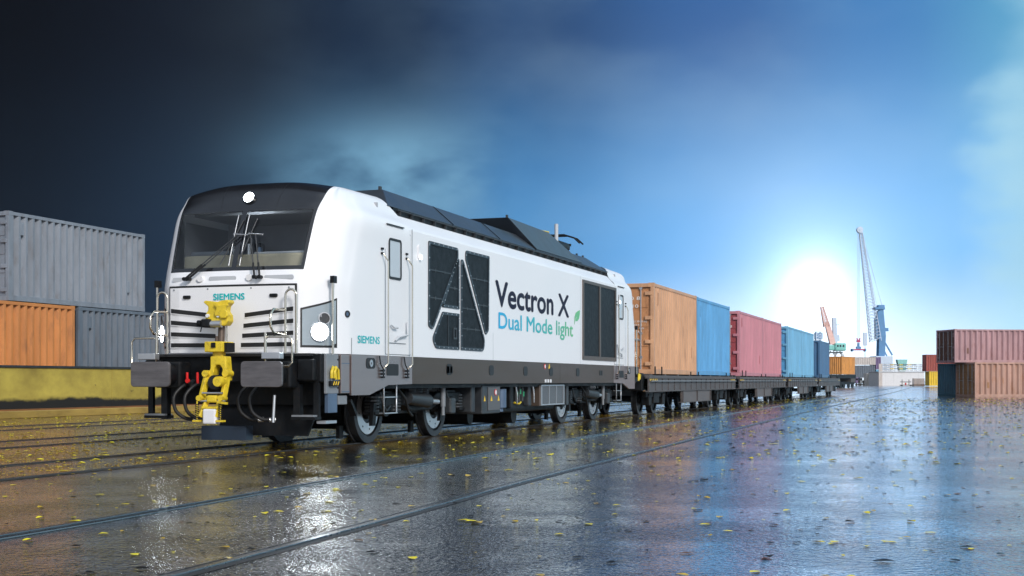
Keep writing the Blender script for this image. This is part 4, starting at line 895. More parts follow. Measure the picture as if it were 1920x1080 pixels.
# side of the front beam: plates, locker and yellow hooks
for k in (1,):
    MB().bx(1.42, 1.46, 16.74, 17.12, .82, 1.375).build('side_plate', MGREY, loco, bevel=.006)
    MB().bx(1.44, 1.485, 17.15, 17.435, .82, 1.375).build('side_locker', STEEL, loco, bevel=.008)
    q = MB(); q.bx(1.486, 1.49, 17.17, 17.42, 1.245, 1.255); q.bx(1.486, 1.49, 17.17, 17.42, .84, .85); q.build('locker_seam', BLUEG, loco)
    MB().bx(1.40, 1.46, 16.80, 17.08, .55, .82).build('step_plate', BLUEG, loco, bevel=.006); MB().bx(1.30, 1.44, 16.76, 17.1, .40, .44).build('lower_step', ALU, loco)
    MB().bx(1.38, 1.44, 17.16, 17.44, .66, .79).build('pipe_guard', MGREY, loco, bevel=.01); MB().bar((1.40, 17.55, .72), (1.40, 17.75, .50), .10, .05).build('sand_pipe', BLACK, loco)
    for dy in (0, .09):
        q = MB(); q.tube([(1.50, 16.82+dy, 1.04), (1.51, 16.80+dy, 1.12), (1.50, 16.86+dy, 1.19), (1.50, 16.93+dy, 1.15), (1.50, 16.95+dy, 1.02)], .022, 8); q.build('yellow_hook', YEL, loco)
    q = MB().bx(1.46, 1.51, 16.80, 17.08, .93, 1.0).build('hook_bracket', BLACK, loco, bevel=.01)
    for i in range(3): MB().bar((1.512, 16.85+i*.07, .94), (1.512, 16.89+i*.07, .99), .004, .02).build('hazard_stripe', WARNY, q)
    q = MB()
    for z in (.9, 1.1, 1.3): q.cyl((1.46, 17.09, z), (1.468, 17.09, z), .012, 8)
    q.build('plate_bolts', BLACK, loco)
c = MB(); c.tube([(1.50, 2*LC-16.90, 1.04), (1.51, 2*LC-16.86, 1.16), (1.50, 2*LC-16.96, 1.18), (1.50, 2*LC-17.02, 1.0)], .03, 8).build('yellow_hook', YEL, loco)

# bogies with wheels
def bogie(c):
    out = []
    fr_ = MB(); fr_.bx(-.95, .95, c-.35, c+.35, .45, .80)
    for k in (-1, 1): fr_.poly([(k*1.0, y, z) for y, z in [(c-1.85, .62), (c-1.85, .80), (c-.7, .80), (c-.45, .70), (c+.45, .70), (c+.7, .80), (c+1.85, .80), (c+1.85, .62), (c+.75, .60), (c+.45, .50), (c-.45, .50), (c-.75, .60)]], (k, 0, 0), .16)
    f = fr_.build('bogie', BLACK, loco, bevel=.02)
    for y in (c-1.4, c+1.4):
        for k in (-1, 1):
            wheel(loco, k*.765, y, .55, k, disc=True)
            q = MB(); q.cyl((k*.84, y, .62), (k*1.14, y, .62), .19, 20); q.poly([(k*1.02, y+a, z) for a, z in [(-.30, .60), (-.12, .46), (.12, .46), (.30, .60), (.22, .84), (-.22, .84)]], (k, 0, 0), .12); q.cyl((k*1.14, y, .62), (k*1.17, y, .62), .11, 16); q.build('axle_box', BLACK, f, bevel=.012)
            for dy in (-.42, .42):
                sp = MB()
                for j in range(5): sp.ring((k*1.08, y+dy, .52+j*.052), (0, 0, 1), .05, .115, .028, 18)
                sp.build('spring', DGREY, f)
                MB().bx(k*.98, k*1.2, y+dy-.13, y+dy+.13, .47, .515).build('spring_seat', BLACK, f, bevel=.01)
        MB().cyl((-.77, y, .55), (.77, y, .55), .10, 14).build('axle', BLACK, f)
        q = MB(); q.cyl((-.5, y+.0, .55), (.5, y, .55), .33, 20); q.build('traction_motor', BLACK, f)
        for k in (-1, 1):
            q = MB(); q.poly([(k*1.12, y+a, z) for a, z in [(-.62, .30), (-.50, .30), (-.46, .62), (-.56, .66)]], (k, 0, 0), .06); q.build('brake_hanger', BLACK, f)
            MB().tube([(k*1.18, y-.34, .82), (k*1.22, y-.30, .62), (k*1.2, y-.15, .52), (k*1.18, y+.05, .60)], .018, 6).build('brake_pipe', DGREY, f)
            MB().bx(k*.62, k*.68, y-.75, y-.62, .10, .30).build('sand_nozzle', BLACK, f)
    for k in (-1, 1):
        MB().cyl((k*1.22, c-.75, .72), (k*1.24, c+.05, .66), .10, 16, r2=.12).build('yaw_damper', DGREY, f); MB().cyl((k*1.24, c+.05, .66), (k*1.25, c+.5, .64), .045, 12).build('damper_rod', ALU, f)
        for y in (c-.28, c, c+.28):
            sp = MB()
            for j in range(6): sp.ring((k*1.05, y, .70+j*.034), (0, 0, 1), .05, .12, .02, 16)
            sp.build('spring', DGREY, f)
        q = MB(); q.cyl((k*1.26, c+.72, .55), (k*1.26, c+.72, .88), .045, 12); q.cyl((k*1.26, c+.72, .40), (k*1.26, c+.72, .56), .03, 10); q.build('vertical_damper', MGREY, f)
        MB().bx(k*1.18, k*1.34, c+.9, c+1.15, .42, .70).build('pump_box', DGREY, f, bevel=.03)
        MB().tube([(k*1.2, c-1.1, .88), (k*1.26, c-.9, .70), (k*1.26, c-.8, .50), (k*1.2, c-.5, .42)], .022, 6).build('cable', BLACKR, f)
    return f
bogie(20.88); bogie(31.65)
# ladders
for k in (-1, 1):
    for y in (18.95, 2*LC-18.95):
        q = MB(); q.tube([(k*1.44, y-.24, .93), (k*1.44, y-.24, .50), (k*1.44, y+.24, .50), (k*1.44, y+.24, .93)], .014, 6); q.bx(k*1.36, k*1.46, y-.24, y+.24, .74, .755); q.bx(k*1.36, k*1.46, y-.24, y+.24, .492, .508); q.build('cab_step', ALU, loco)
# underfloor equipment
bt = MB().bx(-1.3, 1.40, 23.2, 24.22, .38, .92).build('battery_box', DGREY, loco, bevel=.02)
MB().bx(1.40, 1.415, 23.50, 24.16, .44, .88).build('box_door', mat('battery_box_door', (.10, .10, .105), .45, var=.1), bt, bevel=.01)
q = MB().cyl((1.416, 23.9, .78), (1.422, 23.9, .78), .06, 20).build('prohibition_sign', RED, bt); MB().cyl((1.422, 23.9, .78), (1.426, 23.9, .78), .042, 20).build('sign_face', WHITE2, bt)
for y in (23.33, 23.66, 24.06): MB().poly([(1.418 if y > 23.5 else 1.402, y-.05, .62), (1.418 if y > 23.5 else 1.402, y+.05, .62), (1.418 if y > 23.5 else 1.402, y, .72)], (1, 0, 0), .004).build('warning_triangle', WARNY, bt)
MB().cyl((1.28, 24.55, .48), (1.28, 24.55, .84), .12, 16).build('filter_canister', BLUEG, loco); MB().cyl((1.28, 24.55, .40), (1.28, 24.55, .48), .06, 12).build('filter_drain', BLUEG, loco)
tk = MB(); tk.bx(-1.25, 1.22, 24.9, 28.4, .36, .90); tk.build('fuel_tank', BLACK, loco, bevel=.08)
MB().cyl((-1.1, 23.9, .32), (.9, 23.9, .32), .16, 18).build('air_reservoir', BLACK, loco); MB().cyl((-1.1, 26.2, .30), (1.0, 26.2, .30), .18, 18).build('air_reservoir', BLACK, loco)
cl_ = MB().bx(1.15, 1.40, 26.70, 28.46, .47, .92).build('cooler_unit', BRONZE, loco, bevel=.01)
for i in range(3): MB().bx(1.402, 1.41, 26.85+i*.53, 27.32+i*.53, .52, .87).build('cooler_mesh', MESHG, cl_)
for i in range(2): MB().bx(1.402, 1.418, 27.335+i*.53, 27.365+i*.53, .49, .90).build('cooler_divider', ALU, cl_)
MB().frame([(1.401, y, z) for y, z in [(26.76, .48), (28.46, .48), (28.46, .915), (26.76, .915)]], [(1.401, y, z) for y, z in [(26.83, .51), (28.40, .51), (28.40, .885), (26.83, .885)]], (1, 0, 0), .02).build('cooler_frame', ALU, cl_)
for i, y in enumerate((25.55, 25.75, 25.95)):
    v_ = MB().cyl((1.26, y, .58), (1.26, y, .90), .035, 8).build('fuel_filler', DGREY, loco); MB().bx(1.296, 1.302, y-.03, y+.03, .68+.05*(i % 2), .78+.05*(i % 2)).build('level_gauge', GREEN, v_)
MB().tube([(1.25, 25.5, .56), (1.28, 25.7, .53), (1.25, 25.9, .56)], .02).build('yellow_valve', YEL, loco)
for i, y in enumerate((22.95, 25.15, 26.3, 28.75, 29.05)):
    MB().bx(1.0, 1.32, y-.10, y+.10, .42+.03*(i % 3), .90).build('equipment_case', BLACK if i % 2 else DGREY, loco, bevel=.02)
for y in (26.4, 25.3): MB().tube([(1.34, y, .92), (1.36, y+.03, .75), (1.34, y+.1, .55)], .02, 6).build('cable', ALU, loco)

# rear cab: turned copies
for o in ends:
    c = copy_tree(o, loco); c.rotation_euler = (0, 0, PI); c.location = (-o.location.x, -o.location.y, o.location.z)
MB().bx(-1.42, 1.42, 2*LC-17.44, 2*LC-16.66, .98, 1.383).build('front_beam', BLACK, loco)
for k in (-1, 1):
    q = MB(); q.cyl((k*.875, 2*LC-16.66, 1.085), (k*.875, 2*LC-16.2, 1.085), .14, 16); q.cyl((k*.875, 2*LC-16.03, 1.085), (k*.875, 2*LC-16.2, 1.085), .26, 20); q.build('buffer', BLACK, loco)
ORG = Vector((0, 0, 0))

# ================================================================== right-hand container stack (about 90 m away)
RZ = TH
def faced(px0, px1, Y): a = at(px0, Y); b_ = at(px1, Y); return a, b_, (b_-a).length
fwd = Vector((-S_, C_, 0)); rgt = Vector((C_, S_, 0))
def stackc(label, m, px_near, py_bot, W, Lc, z, H, mdark=None, ang=.0, doors=1, Y=None, prints=None, pitch=.36):
    """near corner at image column px_near; the long side runs to the right, the doors recede to the left"""
    Y = Y or FPX/(py_bot-HOR); c = at(px_near, Y); d = Matrix.Rotation(ang, 3, 'Z')@rgt; nb = Matrix.Rotation(ang, 3, 'Z')@fwd
    ctr = c+d*Lc/2+nb*W/2
    # local +Y runs along -d so that the doors (+Y end) face left
    return container(label, m, (ctr.x, ctr.y, z), math.atan2(d.y, d.x)+PI/2, Lc, W, H, doors=doors, mdark=mdark, prints=prints, pitch=pitch, amp=.10)
stackc('pale mauve container on the upper level of the right stack, rusty brown doors', C_MAU, 1790, 745, 2.5, 12.2, 2.16, 2.10, C_BRD, ang=.15, Y=84)
stackc('tan pink container at the bottom of the right stack, rusty orange doors', C_TAN, 1828, 745, 2.5, 12.2, 0.0, 2.15, C_TAND, ang=.15, Y=83)
stackc('dark teal weathered container end, bottom left of the right stack', C_TL, 1793, 742, 2.6, 6.0, 0.0, 2.14, ang=.15, doors=0, Y=86.5)
container('brick red container on top of the yellow one beside the right stack', C_RED, (*at(1764.5, 240).xy, 2.7), TH+PI/2, 6.06, 2.44, 3.0, doors=0, pitch=.4)
container('bright yellow container under the brick red one beside the right stack', C_YL, (*at(1770, 240).xy, .1), TH+PI/2, 6.06, 2.44, 2.58, doors=0, pitch=.4)

# ------------------------------------------------------------------ far quay
def box_c(label, m, px0, px1, Y, z0, z1, dep=2.44, pitch=.5, **k):
    a = at((px0+px1)/2, Y); Lc = (px1-px0)/FPX*Y
    return container(label, m, (a.x, a.y, z0), TH+PI/2, Lc, dep, z1-z0, doors=0, pitch=pitch, **k)
Y = 300
box_c('long cream container above the dark grey one, behind the orange wagon load', C_CR, 1590, 1639, Y, 4.6, 6.3)
box_c('long dark grey container under the cream one on the far quay', C_GR2, 1590, 1638, Y, 1.7, 4.45)
box_c('purple container beside the cream one on the far quay', C_PU, 1639.5, 1649, Y, 3.6, 6.3)
box_c('small light blue container under the purple one on the far quay', C_BL2, 1640, 1648, Y, 1.6, 3.5)
box_c('seafoam green container behind the slate blue wagon load', C_SEA, 1537, 1546, 200, 3.1, 5.0)
box_c('white container under the seafoam green one beside the train', C_WH, 1537, 1546, 200, .3, 3.05)
box_c('dirty white corrugated container standing left of the white quay wall', C_WH, 1622, 1647, 290, -.0, 2.6)
WALLW = mat('white_painted_block_wall', (.72, .72, .74), .6, var=.04)
Yw = 280
def facing_box(name, label, cat, px0, px1, Y, z0, z1, dep, m, parts=None):
    a = at((px0+px1)/2, Y); w_ = (px1-px0)/FPX*Y; r = thing(name, label, cat, (a.x, a.y, 0), TH)
    MB().bx(-w_/2, w_/2, 0, dep, z0, z1).build('wall', m, r, org=(0, 0, 0)); return r, w_
q, w_ = facing_box('quay_shed', 'long low white windowless shed across the far quay', 'building', 1648, 1733, Yw, 0, 2.75, 8, WALLW)
MB().bx(-w_/2-.1, w_/2+.1, -.12, 8.1, 2.75, 2.95).build('roof_edge', PALE, q, org=(0, 0, 0)); MB().bx(-w_/2-.03, -w_/2+.7, -.06, 0, 0, 4.6).build('corner_pillar', C_CR, q, org=(0, 0, 0))
for k in range(5): MB().bx(-w_/2+1.3+k*1.75, -w_/2+1.33+k*1.75, -.012, 0, .1, 2.7).build('panel_joint', PALE, q, org=(0, 0, 0))
# stacks of strapped pipe/steel bundles on the shed roof line
STK = [PALE, MGREY, C_YL, ALU, PALE, BLUEG, C_YL, MGREY, PALE, ALU, BLUEG, WALLW]
px = 1651.5; i = 0
labs = ['far left', 'second from the left', 'third from the left with yellow strips', 'fourth from the left', 'fifth from the left with yellow strips', 'sixth from the left, bluish', 'seventh from the left with yellow strips', 'third from the right, grey', 'second from the right, pale', 'far right end']
cols = [PALE, ALU, C_YL, MGREY, C_YL, BLUEG, C_YL, MGREY, WALLW, ALU]
for i in range(10):
    a = at(1656+i*8.1, Yw+2.5); r = thing('pipe_stack', 'stack of pale bundled pipes above the white shed, '+labs[i], 'pipe stack', (a.x, a.y, 2.95), TH, 'bundled pipe stacks above the white shed')
    for j in range(4):
        q = MB(); 
        for t in range(3): q.cyl((-.42, -.3+t*.25, .16+j*.42), (.42, -.3+t*.25, .16+j*.42), .11, 6)
        q.build('pipe_bundle', cols[i] if j % 2 else WALLW, r, org=(0, 0, 0)); MB().bx(-.3, -.22, -.45, .45, .29+j*.42, .36+j*.42).build('spacer', DGREY, r, org=(0, 0, 0)); MB().bx(.22, .3, -.45, .45, .29+j*.42, .36+j*.42).build('spacer', DGREY, r, org=(0, 0, 0))
a = at(1722, 262); r = thing('timber_stack', 'brown stack of timber pallets in front of the white shed', 'timber stack', (a.x, a.y, 0), TH)
WOOD = mat('weathered_pallet_wood', (.20, .13, .09), .7, var=.35, vscale=4)
for j in range(7):
    for t in range(3): MB().bx(-1.05+t*.72, -.40+t*.72, -.6, .6, .02+j*.21, .17+j*.21).build('pallet', WOOD, r, org=(0, 0, 0))
a = at(1699, 262); r = thing('flat_trolley', 'low black flat trolley with two short masts in front of the white shed', 'trolley', (a.x, a.y, 0), TH)
MB().bx(-1.2, 3.6, -.4, .4, .10, .22).build('bed', BLACK, r, org=(0, 0, 0))
for x in (-.8, .55): MB().bx(x-.05, x+.05, -.05, .05, .22, 1.25).build('mast', BLACK, r, org=(0, 0, 0))
MB().bx(-1.2, 1.0, -.06, .06, .72, .84).build('boom', BLACK, r, org=(0, 0, 0)); MB().cyl((-.1, 0, .22), (-.1, 0, .6), .14, 10).build('red_drum', RED, r, org=(0, 0, 0))
for x in (-.9, .9, 3.2):
    MB().cyl((x, -.42, .12), (x, .42, .12), .12, 12).build('wheel', BLACKR, r, org=(0, 0, 0))
# parked trucks far beyond the last wagon
for i, (px, mm, lb) in enumerate(((1606, C_PU, 'dark truck left of its neighbour on the far quay, behind the orange load'), (1614, MGREY, 'grey truck right of the dark one on the far quay'))):
    a = at(px, 270); r = thing('parked_truck', lb, 'truck', (a.x, a.y, 0), TH)
    MB().bx(-.42, .1, -1, 1, .5, 1.7).build('cab', mm, r, org=(0, 0, 0), bevel=.08); MB().bx(.1, .45, -1, 1, .5, 1.1).build('load_bed', BLACK, r, org=(0, 0, 0)); MB().bx(-.36, .02, -1.01, -.99, 1.1, 1.5).build('windscreen', BLACKG, r, org=(0, 0, 0))
    for x in (-.25, .28): MB().cyl((x, -1.0, .25), (x, -.8, .25), .25, 12).build('wheel', BLACKR, r, org=(0, 0, 0))

# orange container on its own wagon where the line curves away
Yo = 185; a = at(1578, Yo+1.2)
al = math.radians(57)
d = Matrix.Rotation(al, 3, 'Z')@rgt
rzq = math.atan2(d.y, d.x)+PI/2
container('rusty orange container on the detached wagon at the bend, below the green crane', cmat('bright_orange_container_paint', (.62, .27, .06), .4), (a.x, a.y, 1.9), rzq, 5.4, 2.0, 2.45, doors=0, pitch=.55)
r = thing('container_wagon', 'dark wagon at the bend far behind the train, under the rusty orange container', 'freight wagon', (a.x, a.y, 0), rzq)
MB().bx(-1.05, 1.05, -3.0, 9.5, 1.35, 1.85).build('deck_frame', BLACK, r, org=(0, 0, 0)); MB().bx(-1.0, 1.0, -2.9, -1.0, .8, 1.35).build('end_pocket', WAG, r, org=(0, 0, 0))
for y in (-2.2, -.6, 1.4, 3.0, 5.0, 6.6, 8.4):
    for k in (-1, 1): MB().cyl((k*.7, y, .45), (k*.86, y, .45), .45, 18).build('wheel', BLACK, r, org=(0, 0, 0))
MB().bx(-.9, .9, -2.8, 9.2, .5, .85).build('bogie_frame', BLACK, r, org=(0, 0, 0))
for y in range(-2, 10): MB().bx(1.05, 1.12, y-.05, y+.05, 1.3, 2.0).build('stake', BLACK, r, org=(0, 0, 0))
r2 = r
# ================================================================== harbour cranes
HB = mat('crane_blue_hazed', (.09, .24, .46), .45, var=.1); HW = mat('crane_boom_pale_blue', (.55, .65, .78), .5, var=.05); HGR = mat('crane_green_hazed', (.22, .58, .52), .45, var=.1); HOR_ = mat('crane_salmon_hazed', (.78, .50, .44), .5, var=.1)  # blue, green and salmon carry haze and sun-glow fading as paler colour
HPK = mat('spreader_magenta_red', (.45, .06, .16), .45, var=.1)
def lattice(parent, p0, p1, w0, w1, n, r, m, name='boom', side=Vector((0, 1, 0))):
    p0, p1 = Vector(p0), Vector(p1); d = (p1-p0).normalized(); u = side; v = d.cross(u).normalized(); q = MB()
    def pt(t, a, b_): w_ = w0+(w1-w0)*min(1, t*1.0); return p0.lerp(p1, t)+u*a*w_/2+v*b_*w_/2
    for a, b_ in ((-1, -1), (1, -1), (1, 1), (-1, 1)): q.bar(pt(0, a, b_), pt(1, a, b_), r*1.5)
    for i in range(n):
        t0, t1 = i/n, (i+1)/n; cs = [(-1, -1), (1, -1), (1, 1), (-1, 1)]
        for j in range(4):
            A, B = cs[j], cs[(j+1) % 4]; q.bar(pt(t0, *A), pt(t1, *B), r); q.bar(pt(t1, *A), pt(t1, *B), r*.8)
    return q.build(name, m, parent, org=(0, 0, 0))
# big blue mobile harbour crane
Yc = 340; k_ = Yc/FPX; a = at(1652, Yc); cr1 = thing('harbour_crane', 'tall blue mobile harbour crane with pale lattice boom and hoist ropes', 'crane', (a.x, a.y, 0), TH)
X = lambda px: (px-1652)*k_
Zc = lambda py: 1-(py-HOR)*k_
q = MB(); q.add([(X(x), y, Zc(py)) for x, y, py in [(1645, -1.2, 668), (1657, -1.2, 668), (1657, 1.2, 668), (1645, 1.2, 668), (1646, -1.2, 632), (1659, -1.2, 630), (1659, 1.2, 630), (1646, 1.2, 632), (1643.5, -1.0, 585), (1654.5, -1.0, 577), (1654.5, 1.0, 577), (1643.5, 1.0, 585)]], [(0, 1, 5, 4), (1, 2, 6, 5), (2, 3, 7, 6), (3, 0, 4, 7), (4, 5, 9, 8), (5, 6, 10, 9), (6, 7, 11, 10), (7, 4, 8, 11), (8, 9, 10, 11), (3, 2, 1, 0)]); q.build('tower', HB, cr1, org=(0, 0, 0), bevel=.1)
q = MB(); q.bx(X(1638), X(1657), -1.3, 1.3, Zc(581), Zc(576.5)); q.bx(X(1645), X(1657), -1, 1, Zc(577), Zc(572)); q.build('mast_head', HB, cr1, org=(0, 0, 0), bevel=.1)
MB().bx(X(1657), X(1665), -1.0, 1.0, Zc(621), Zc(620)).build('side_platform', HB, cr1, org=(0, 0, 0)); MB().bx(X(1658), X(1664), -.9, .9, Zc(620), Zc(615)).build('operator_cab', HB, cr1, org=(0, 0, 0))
q = MB(); q.add([(X(x), y, Zc(py)) for x, y, py in [(1641, -.8, 636), (1647, -.8, 634), (1647, .8, 634), (1641, .8, 636), (1640, -.8, 596), (1646, -.8, 597), (1646, .8, 597), (1640, .8, 596)]], [(0, 1, 5, 4), (1, 2, 6, 5), (2, 3, 7, 6), (3, 0, 4, 7), (4, 5, 6, 7)]); q.build('boom_root', HB, cr1, org=(0, 0, 0))
MB().bx(X(1636), X(1668), -3, 3, .9, Zc(668)).build('machine_deck', HW, cr1, org=(0, 0, 0), bevel=.2)
for x in (1637, 1645, 1655, 1664): MB().cyl((X(x), -2.6, .6), (X(x), 2.6, .6), .6, 16).build('undercarriage_wheel', BLACKR, cr1, org=(0, 0, 0))
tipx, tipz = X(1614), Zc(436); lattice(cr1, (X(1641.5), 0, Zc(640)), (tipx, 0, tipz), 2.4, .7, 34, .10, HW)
q = MB(); q.bx(X(1610), X(1616), -.6, .6, Zc(437), Zc(429)); q.cyl((X(1612), -.5, Zc(431)), (X(1612), .5, Zc(431)), .8, 16); q.build('boom_tip', HW, cr1, org=(0, 0, 0))
for x0, x1, yy in ((1616, 1653, -.5), (1616, 1656, .5), (1615, 1645, 0), (1614, 1641, .3)): MB().tube([(X(x0), yy, Zc(436)), (X(x1), yy, Zc(576))], .045, 5).build('luffing_rope', HW, cr1, org=(0, 0, 0))
for x in (1607.5, 1609, 1610.5, 1612): MB().tube([(X(x), 0, Zc(434)), (X(x), 0, Zc(634))], .035, 5).build('hoist_rope', HW, cr1, org=(0, 0, 0))
q = MB(); q.bar((X(1658), 0, Zc(640)), (X(1673), 0, Zc(666)), .35); q.bar((X(1650), 0, Zc(642)), (X(1663), 0, Zc(668)), .3); q.build('brace', HB, cr1, org=(0, 0, 0))
sp = thing('container_spreader', 'red container spreader hanging from the ropes of the blue crane', 'spreader', tuple(at(1609.5, Yc)), TH)
X2 = lambda px: (px-1609.5)*k_
q = MB(); q.bx(X2(1598), X2(1621), -.8, .8, Zc(657), Zc(654.5)); q.build('beam', HPK, sp, org=(0, 0, 0), bevel=.05)
q = MB(); q.bar((X2(1609.5), 0, Zc(655)), (X2(1609.5), 0, Zc(643)), .5); q.bar((X2(1605), 0, Zc(652)), (X2(1614), 0, Zc(652)), .6); q.build('rotator', HB, sp, org=(0, 0, 0))
q = MB(); q.bar((X2(1609.5), 0, Zc(642)), (X2(1606.5), 0, Zc(634)), .3); q.bar((X2(1609.5), 0, Zc(642)), (X2(1612.5), 0, Zc(634)), .3); q.bar((X2(1606), 0, Zc(640)), (X2(1613), 0, Zc(640)), .5); q.build('hook_block', HPK, sp, org=(0, 0, 0))
for x in (1597.5, 1621.5): MB().bx(X2(x)-.15, X2(x)+.15, -.9, .9, Zc(659), Zc(654)).build('flipper', HB, sp, org=(0, 0, 0))
# green portal crane with salmon boom
Yd = 420; kd = Yd/FPX; a = at(1567, Yd); cr2 = thing('portal_crane', 'green cabbed portal crane with salmon and white boom fading into glare', 'crane', (a.x, a.y, 0), TH)
X = lambda px: (px-1567)*kd
Zc = lambda py: 1-(py-HOR)*kd
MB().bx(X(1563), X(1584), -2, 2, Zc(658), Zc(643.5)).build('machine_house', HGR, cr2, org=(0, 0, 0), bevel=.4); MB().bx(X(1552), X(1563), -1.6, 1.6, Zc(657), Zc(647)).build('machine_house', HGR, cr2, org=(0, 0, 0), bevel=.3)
for x in (1566.5, 1571.5, 1577): MB().bx(X(x), X(x+3), -2.03, -1.99, Zc(651), Zc(647)).build('window', BLACKG, cr2, org=(0, 0, 0))
q = MB()
for x0, x1 in ((1558, 1551), (1562, 1566), (1570, 1566), (1574, 1581)): q.bar((X(x0), 0, Zc(659)), (X(x1), 0, Zc(668)), .5)
q.bar((X(1552), 0, Zc(661)), (X(1580), 0, Zc(661)), .5)
for x in (1552, 1580):
    for y in (-5, 5): q.bar((X(x), 0, Zc(665)), (X(x), y, 0), .7)
q.build('portal_legs', PALE, cr2, org=(0, 0, 0))
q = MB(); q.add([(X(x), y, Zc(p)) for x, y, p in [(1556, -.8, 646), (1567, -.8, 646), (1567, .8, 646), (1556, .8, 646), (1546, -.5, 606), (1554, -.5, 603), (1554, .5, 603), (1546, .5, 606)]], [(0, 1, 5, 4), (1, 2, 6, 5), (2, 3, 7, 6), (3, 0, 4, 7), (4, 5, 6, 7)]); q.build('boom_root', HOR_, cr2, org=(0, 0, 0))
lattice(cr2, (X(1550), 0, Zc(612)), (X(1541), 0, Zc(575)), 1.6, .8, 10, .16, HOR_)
q = MB(); q.bar((X(1566), 0, Zc(646)), (X(1564), 0, Zc(596)), 1.2); q.bar((X(1571), 0, Zc(640)), (X(1570), 0, Zc(628)), 1.0); q.bar((X(1562), 0, Zc(611)), (X(1574), 0, Zc(608)), .25); q.build('a_frame', HW, cr2, org=(0, 0, 0))
Ye = 520; ke = Ye/FPX; a = at(1534, Ye); cr3 = thing('distant_crane', 'pale distant quay crane just right of the last blue container', 'crane', (a.x, a.y, 0), TH)
lattice(cr3, (0, 0, 0), (0, 0, 1+92*ke), 2.6, 1.8, 20, .22, HW, 'mast'); MB().bx(-1.3, 1.5, -1, 1, 1+78*ke, 1+90*ke).build('cab', HB, cr3, org=(0, 0, 0))
a = at(1622, 520); ms = thing('light_mast', 'thin pale light mast between the spreader and the blue crane', 'mast', (a.x, a.y, 0), TH)
MB().cyl((0, 0, 0), (0, 0, 1+88*ke), .25, 8, r2=.12).build('pole', HW, ms, org=(0, 0, 0)); MB().bx(-.7, .7, -.3, .3, 1+66*ke, 1+90*ke).build('lamp_rack', HW, ms, org=(0, 0, 0))
a = at(1692, 420); fn = thing('quay_hopper', 'teal hopper poking up behind the pipe stacks', 'hopper', (a.x, a.y, 0), TH)
MB().poly([(-.7*1.0, 0, 3.5), (.9, 0, 3.5), (1.6, 0, 7.7), (-1.6, 0, 7.7)], (0, 1, 0), 2).build('bin', C_SEA, fn, org=(0, 0, 0)); MB().bx(-.6, .6, .2, 1.6, 0, 3.5).build('support', PALE, fn, org=(0, 0, 0))

# ================================================================== haze
hz, ht, hb_ = _m('harbour_haze'); ht.nodes.clear(); pv = ht.nodes.new('ShaderNodeVolumePrincipled'); oo = ht.nodes.new('ShaderNodeOutputMaterial'); ht.links.new(pv.outputs[0], oo.inputs['Volume'])
pv.inputs['Color'].default_value = (.92, .95, 1, 1); pv.inputs['Density'].default_value = HAZE; pv.inputs['Anisotropy'].default_value = .80
stuff(MB().bx(-300, 300, -30, 600, -1.0, 62).build('haze', hz)) if HAZE else None
# ================================================================== leaves and litter
LY = mat('wet_yellow_leaf', (.88, .74, .04), .5, var=.25, vscale=20); LG = mat('golden_leaf_litter', (.62, .42, .04), .35, var=.35, vscale=8); LD = mat('dark_rotten_leaf', (.018, .016, .014), .4, var=.4, vscale=20); LB = mat('brown_rotten_leaf', (.16, .07, .02), .4, var=.4, vscale=20)
rnd = random.Random(21)
def leaf_verts(cx, cy, s, a, lift, rr):
    base_ = [(0, -.55, 0), (.30, -.25, .05), (.36, .15, .08), (0, .62, .02), (-.34, .18, .07), (-.28, -.28, .03)]
    ca, sa = math.cos(a), math.sin(a); curl = rr.uniform(.2, 1.1)
    V = [(cx+(x*ca-y*sa)*s, cy+(x*sa+y*ca)*s, .005+z*s*curl*2.0+lift) for x, y, z in base_]; V.append((cx, cy, .004))
    return V, [(6, i, (i+1) % 6) for i in range(6)]
def scatter(n, dens, rr):
    pts = []
    while len(pts) < n:
        Yd_ = rr.uniform(5.4, 75)**1.0; px_ = rr.uniform(-60, 1980); p = at(px_, Yd_)
        if rr.random() > dens(p.x, p.y, Yd_, px_): continue
        if p.x < CX-1.7 and p.y > 15.5 and p.y < 20: pass
        pts.append((p.x, p.y, Yd_))
    return pts
def d_yel(x, y, Y, px):
    if abs(x-CX) < 1.4 and y > 15.5: return .15
    if x < -24: return 0
    w_ = Y/75                                   # equal area
    clump = .5+.5*math.sin(x*1.7+3*math.sin(y*.31))*math.sin(y*.53+x)
    f = .55 if x > -8.8 else 2.0*clump
    if px > 1150: f *= .9
    return min(1, w_*f*(1.0 if Y < 30 else .75))
yl = sorted(scatter(5200, d_yel, rnd), key=lambda p: p[2])
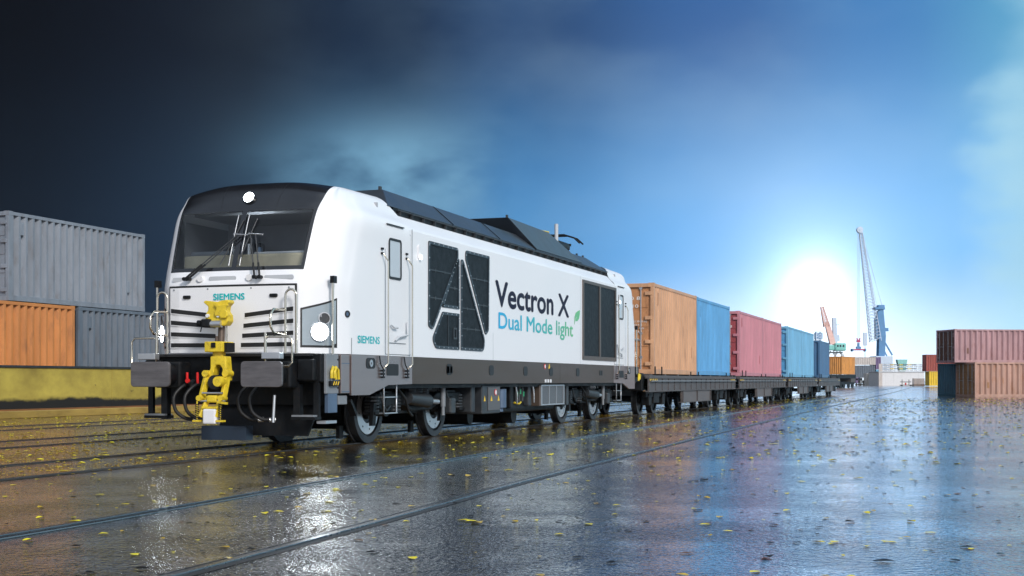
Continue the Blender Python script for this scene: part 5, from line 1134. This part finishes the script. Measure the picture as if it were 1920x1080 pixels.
def d_dk(x, y, Y, px):
    if x < -8.8: return 0
    return min(1, (Y/75)*(.45 if px < 900 else 1.0))
dk = sorted(scatter(2600, d_dk, rnd), key=lambda p: p[2])
def litter(pts, name, lab, cat, grp, mats, s0, s1, rest, small):
    protos = []
    for k in range(10):
        V, F = leaf_verts(0, 0, 1, 0, 0, rnd); V = [(x, y, z-.004) for x, y, z in V]; me = bpy.data.meshes.new(name); me.from_pydata(V, [], F); me.materials.append(mats[k % len(mats)]); protos.append(me)
    nn = 0; R = MB()
    for (x, y, Yd_) in pts:
        s = rnd.uniform(s0, s1)*(1.5 if rnd.random() < .08 else 1); a = rnd.uniform(0, 6.28)
        if nn < 300:
            o = bpy.data.objects.new(name, protos[rnd.randrange(10)]); COL.objects.link(o); o.location = (x, y, .004); o.rotation_euler = (0, 0, a); o.scale = (s, s, s); tag(o, lab, cat, grp); nn += 1
        else:
            V, F = leaf_verts(x, y, s*(1+Yd_*small), a, 0, rnd); R.add(V, F)
    stuff(R.build(rest, mats[0], None, recalc=False))
litter(yl, 'yellow_leaf', 'wet yellow fallen leaf lying on the open asphalt', 'leaf', 'yellow leaves scattered on the wet asphalt', [LY, LY, LG], .025, .085, 'yellow_leaf_litter', .012)
litter(dk, 'dark_leaf', 'dark rotten leaf scrap lying on the wet asphalt', 'leaf scrap', 'dark leaf scraps scattered on the wet asphalt', [LD, LD, LB, LD], .025, .075, 'dark_leaf_litter', .010)
# dense golden litter in the inner tracks
R = MB(); cnt = 0; rr = random.Random(5)
while cnt < 9000:
    x = rr.uniform(-22, -9.0); y = rr.uniform(8, 40); t = math.exp(-((x+12.2+.9*math.sin(y*.4))/.5)**2)+.8*math.exp(-((x+9.75+.2*math.sin(y*.7))/.35)**2)+.5*math.exp(-((x+15.3)/.4)**2)+.10
    if rr.random() > t: continue
    V, F = leaf_verts(x, y, rr.uniform(.02, .055), rr.uniform(0, 6.28), 0, rr); R.add(V, F); cnt += 1
stuff(R.build('golden_leaf_litter', LG, None, recalc=False))
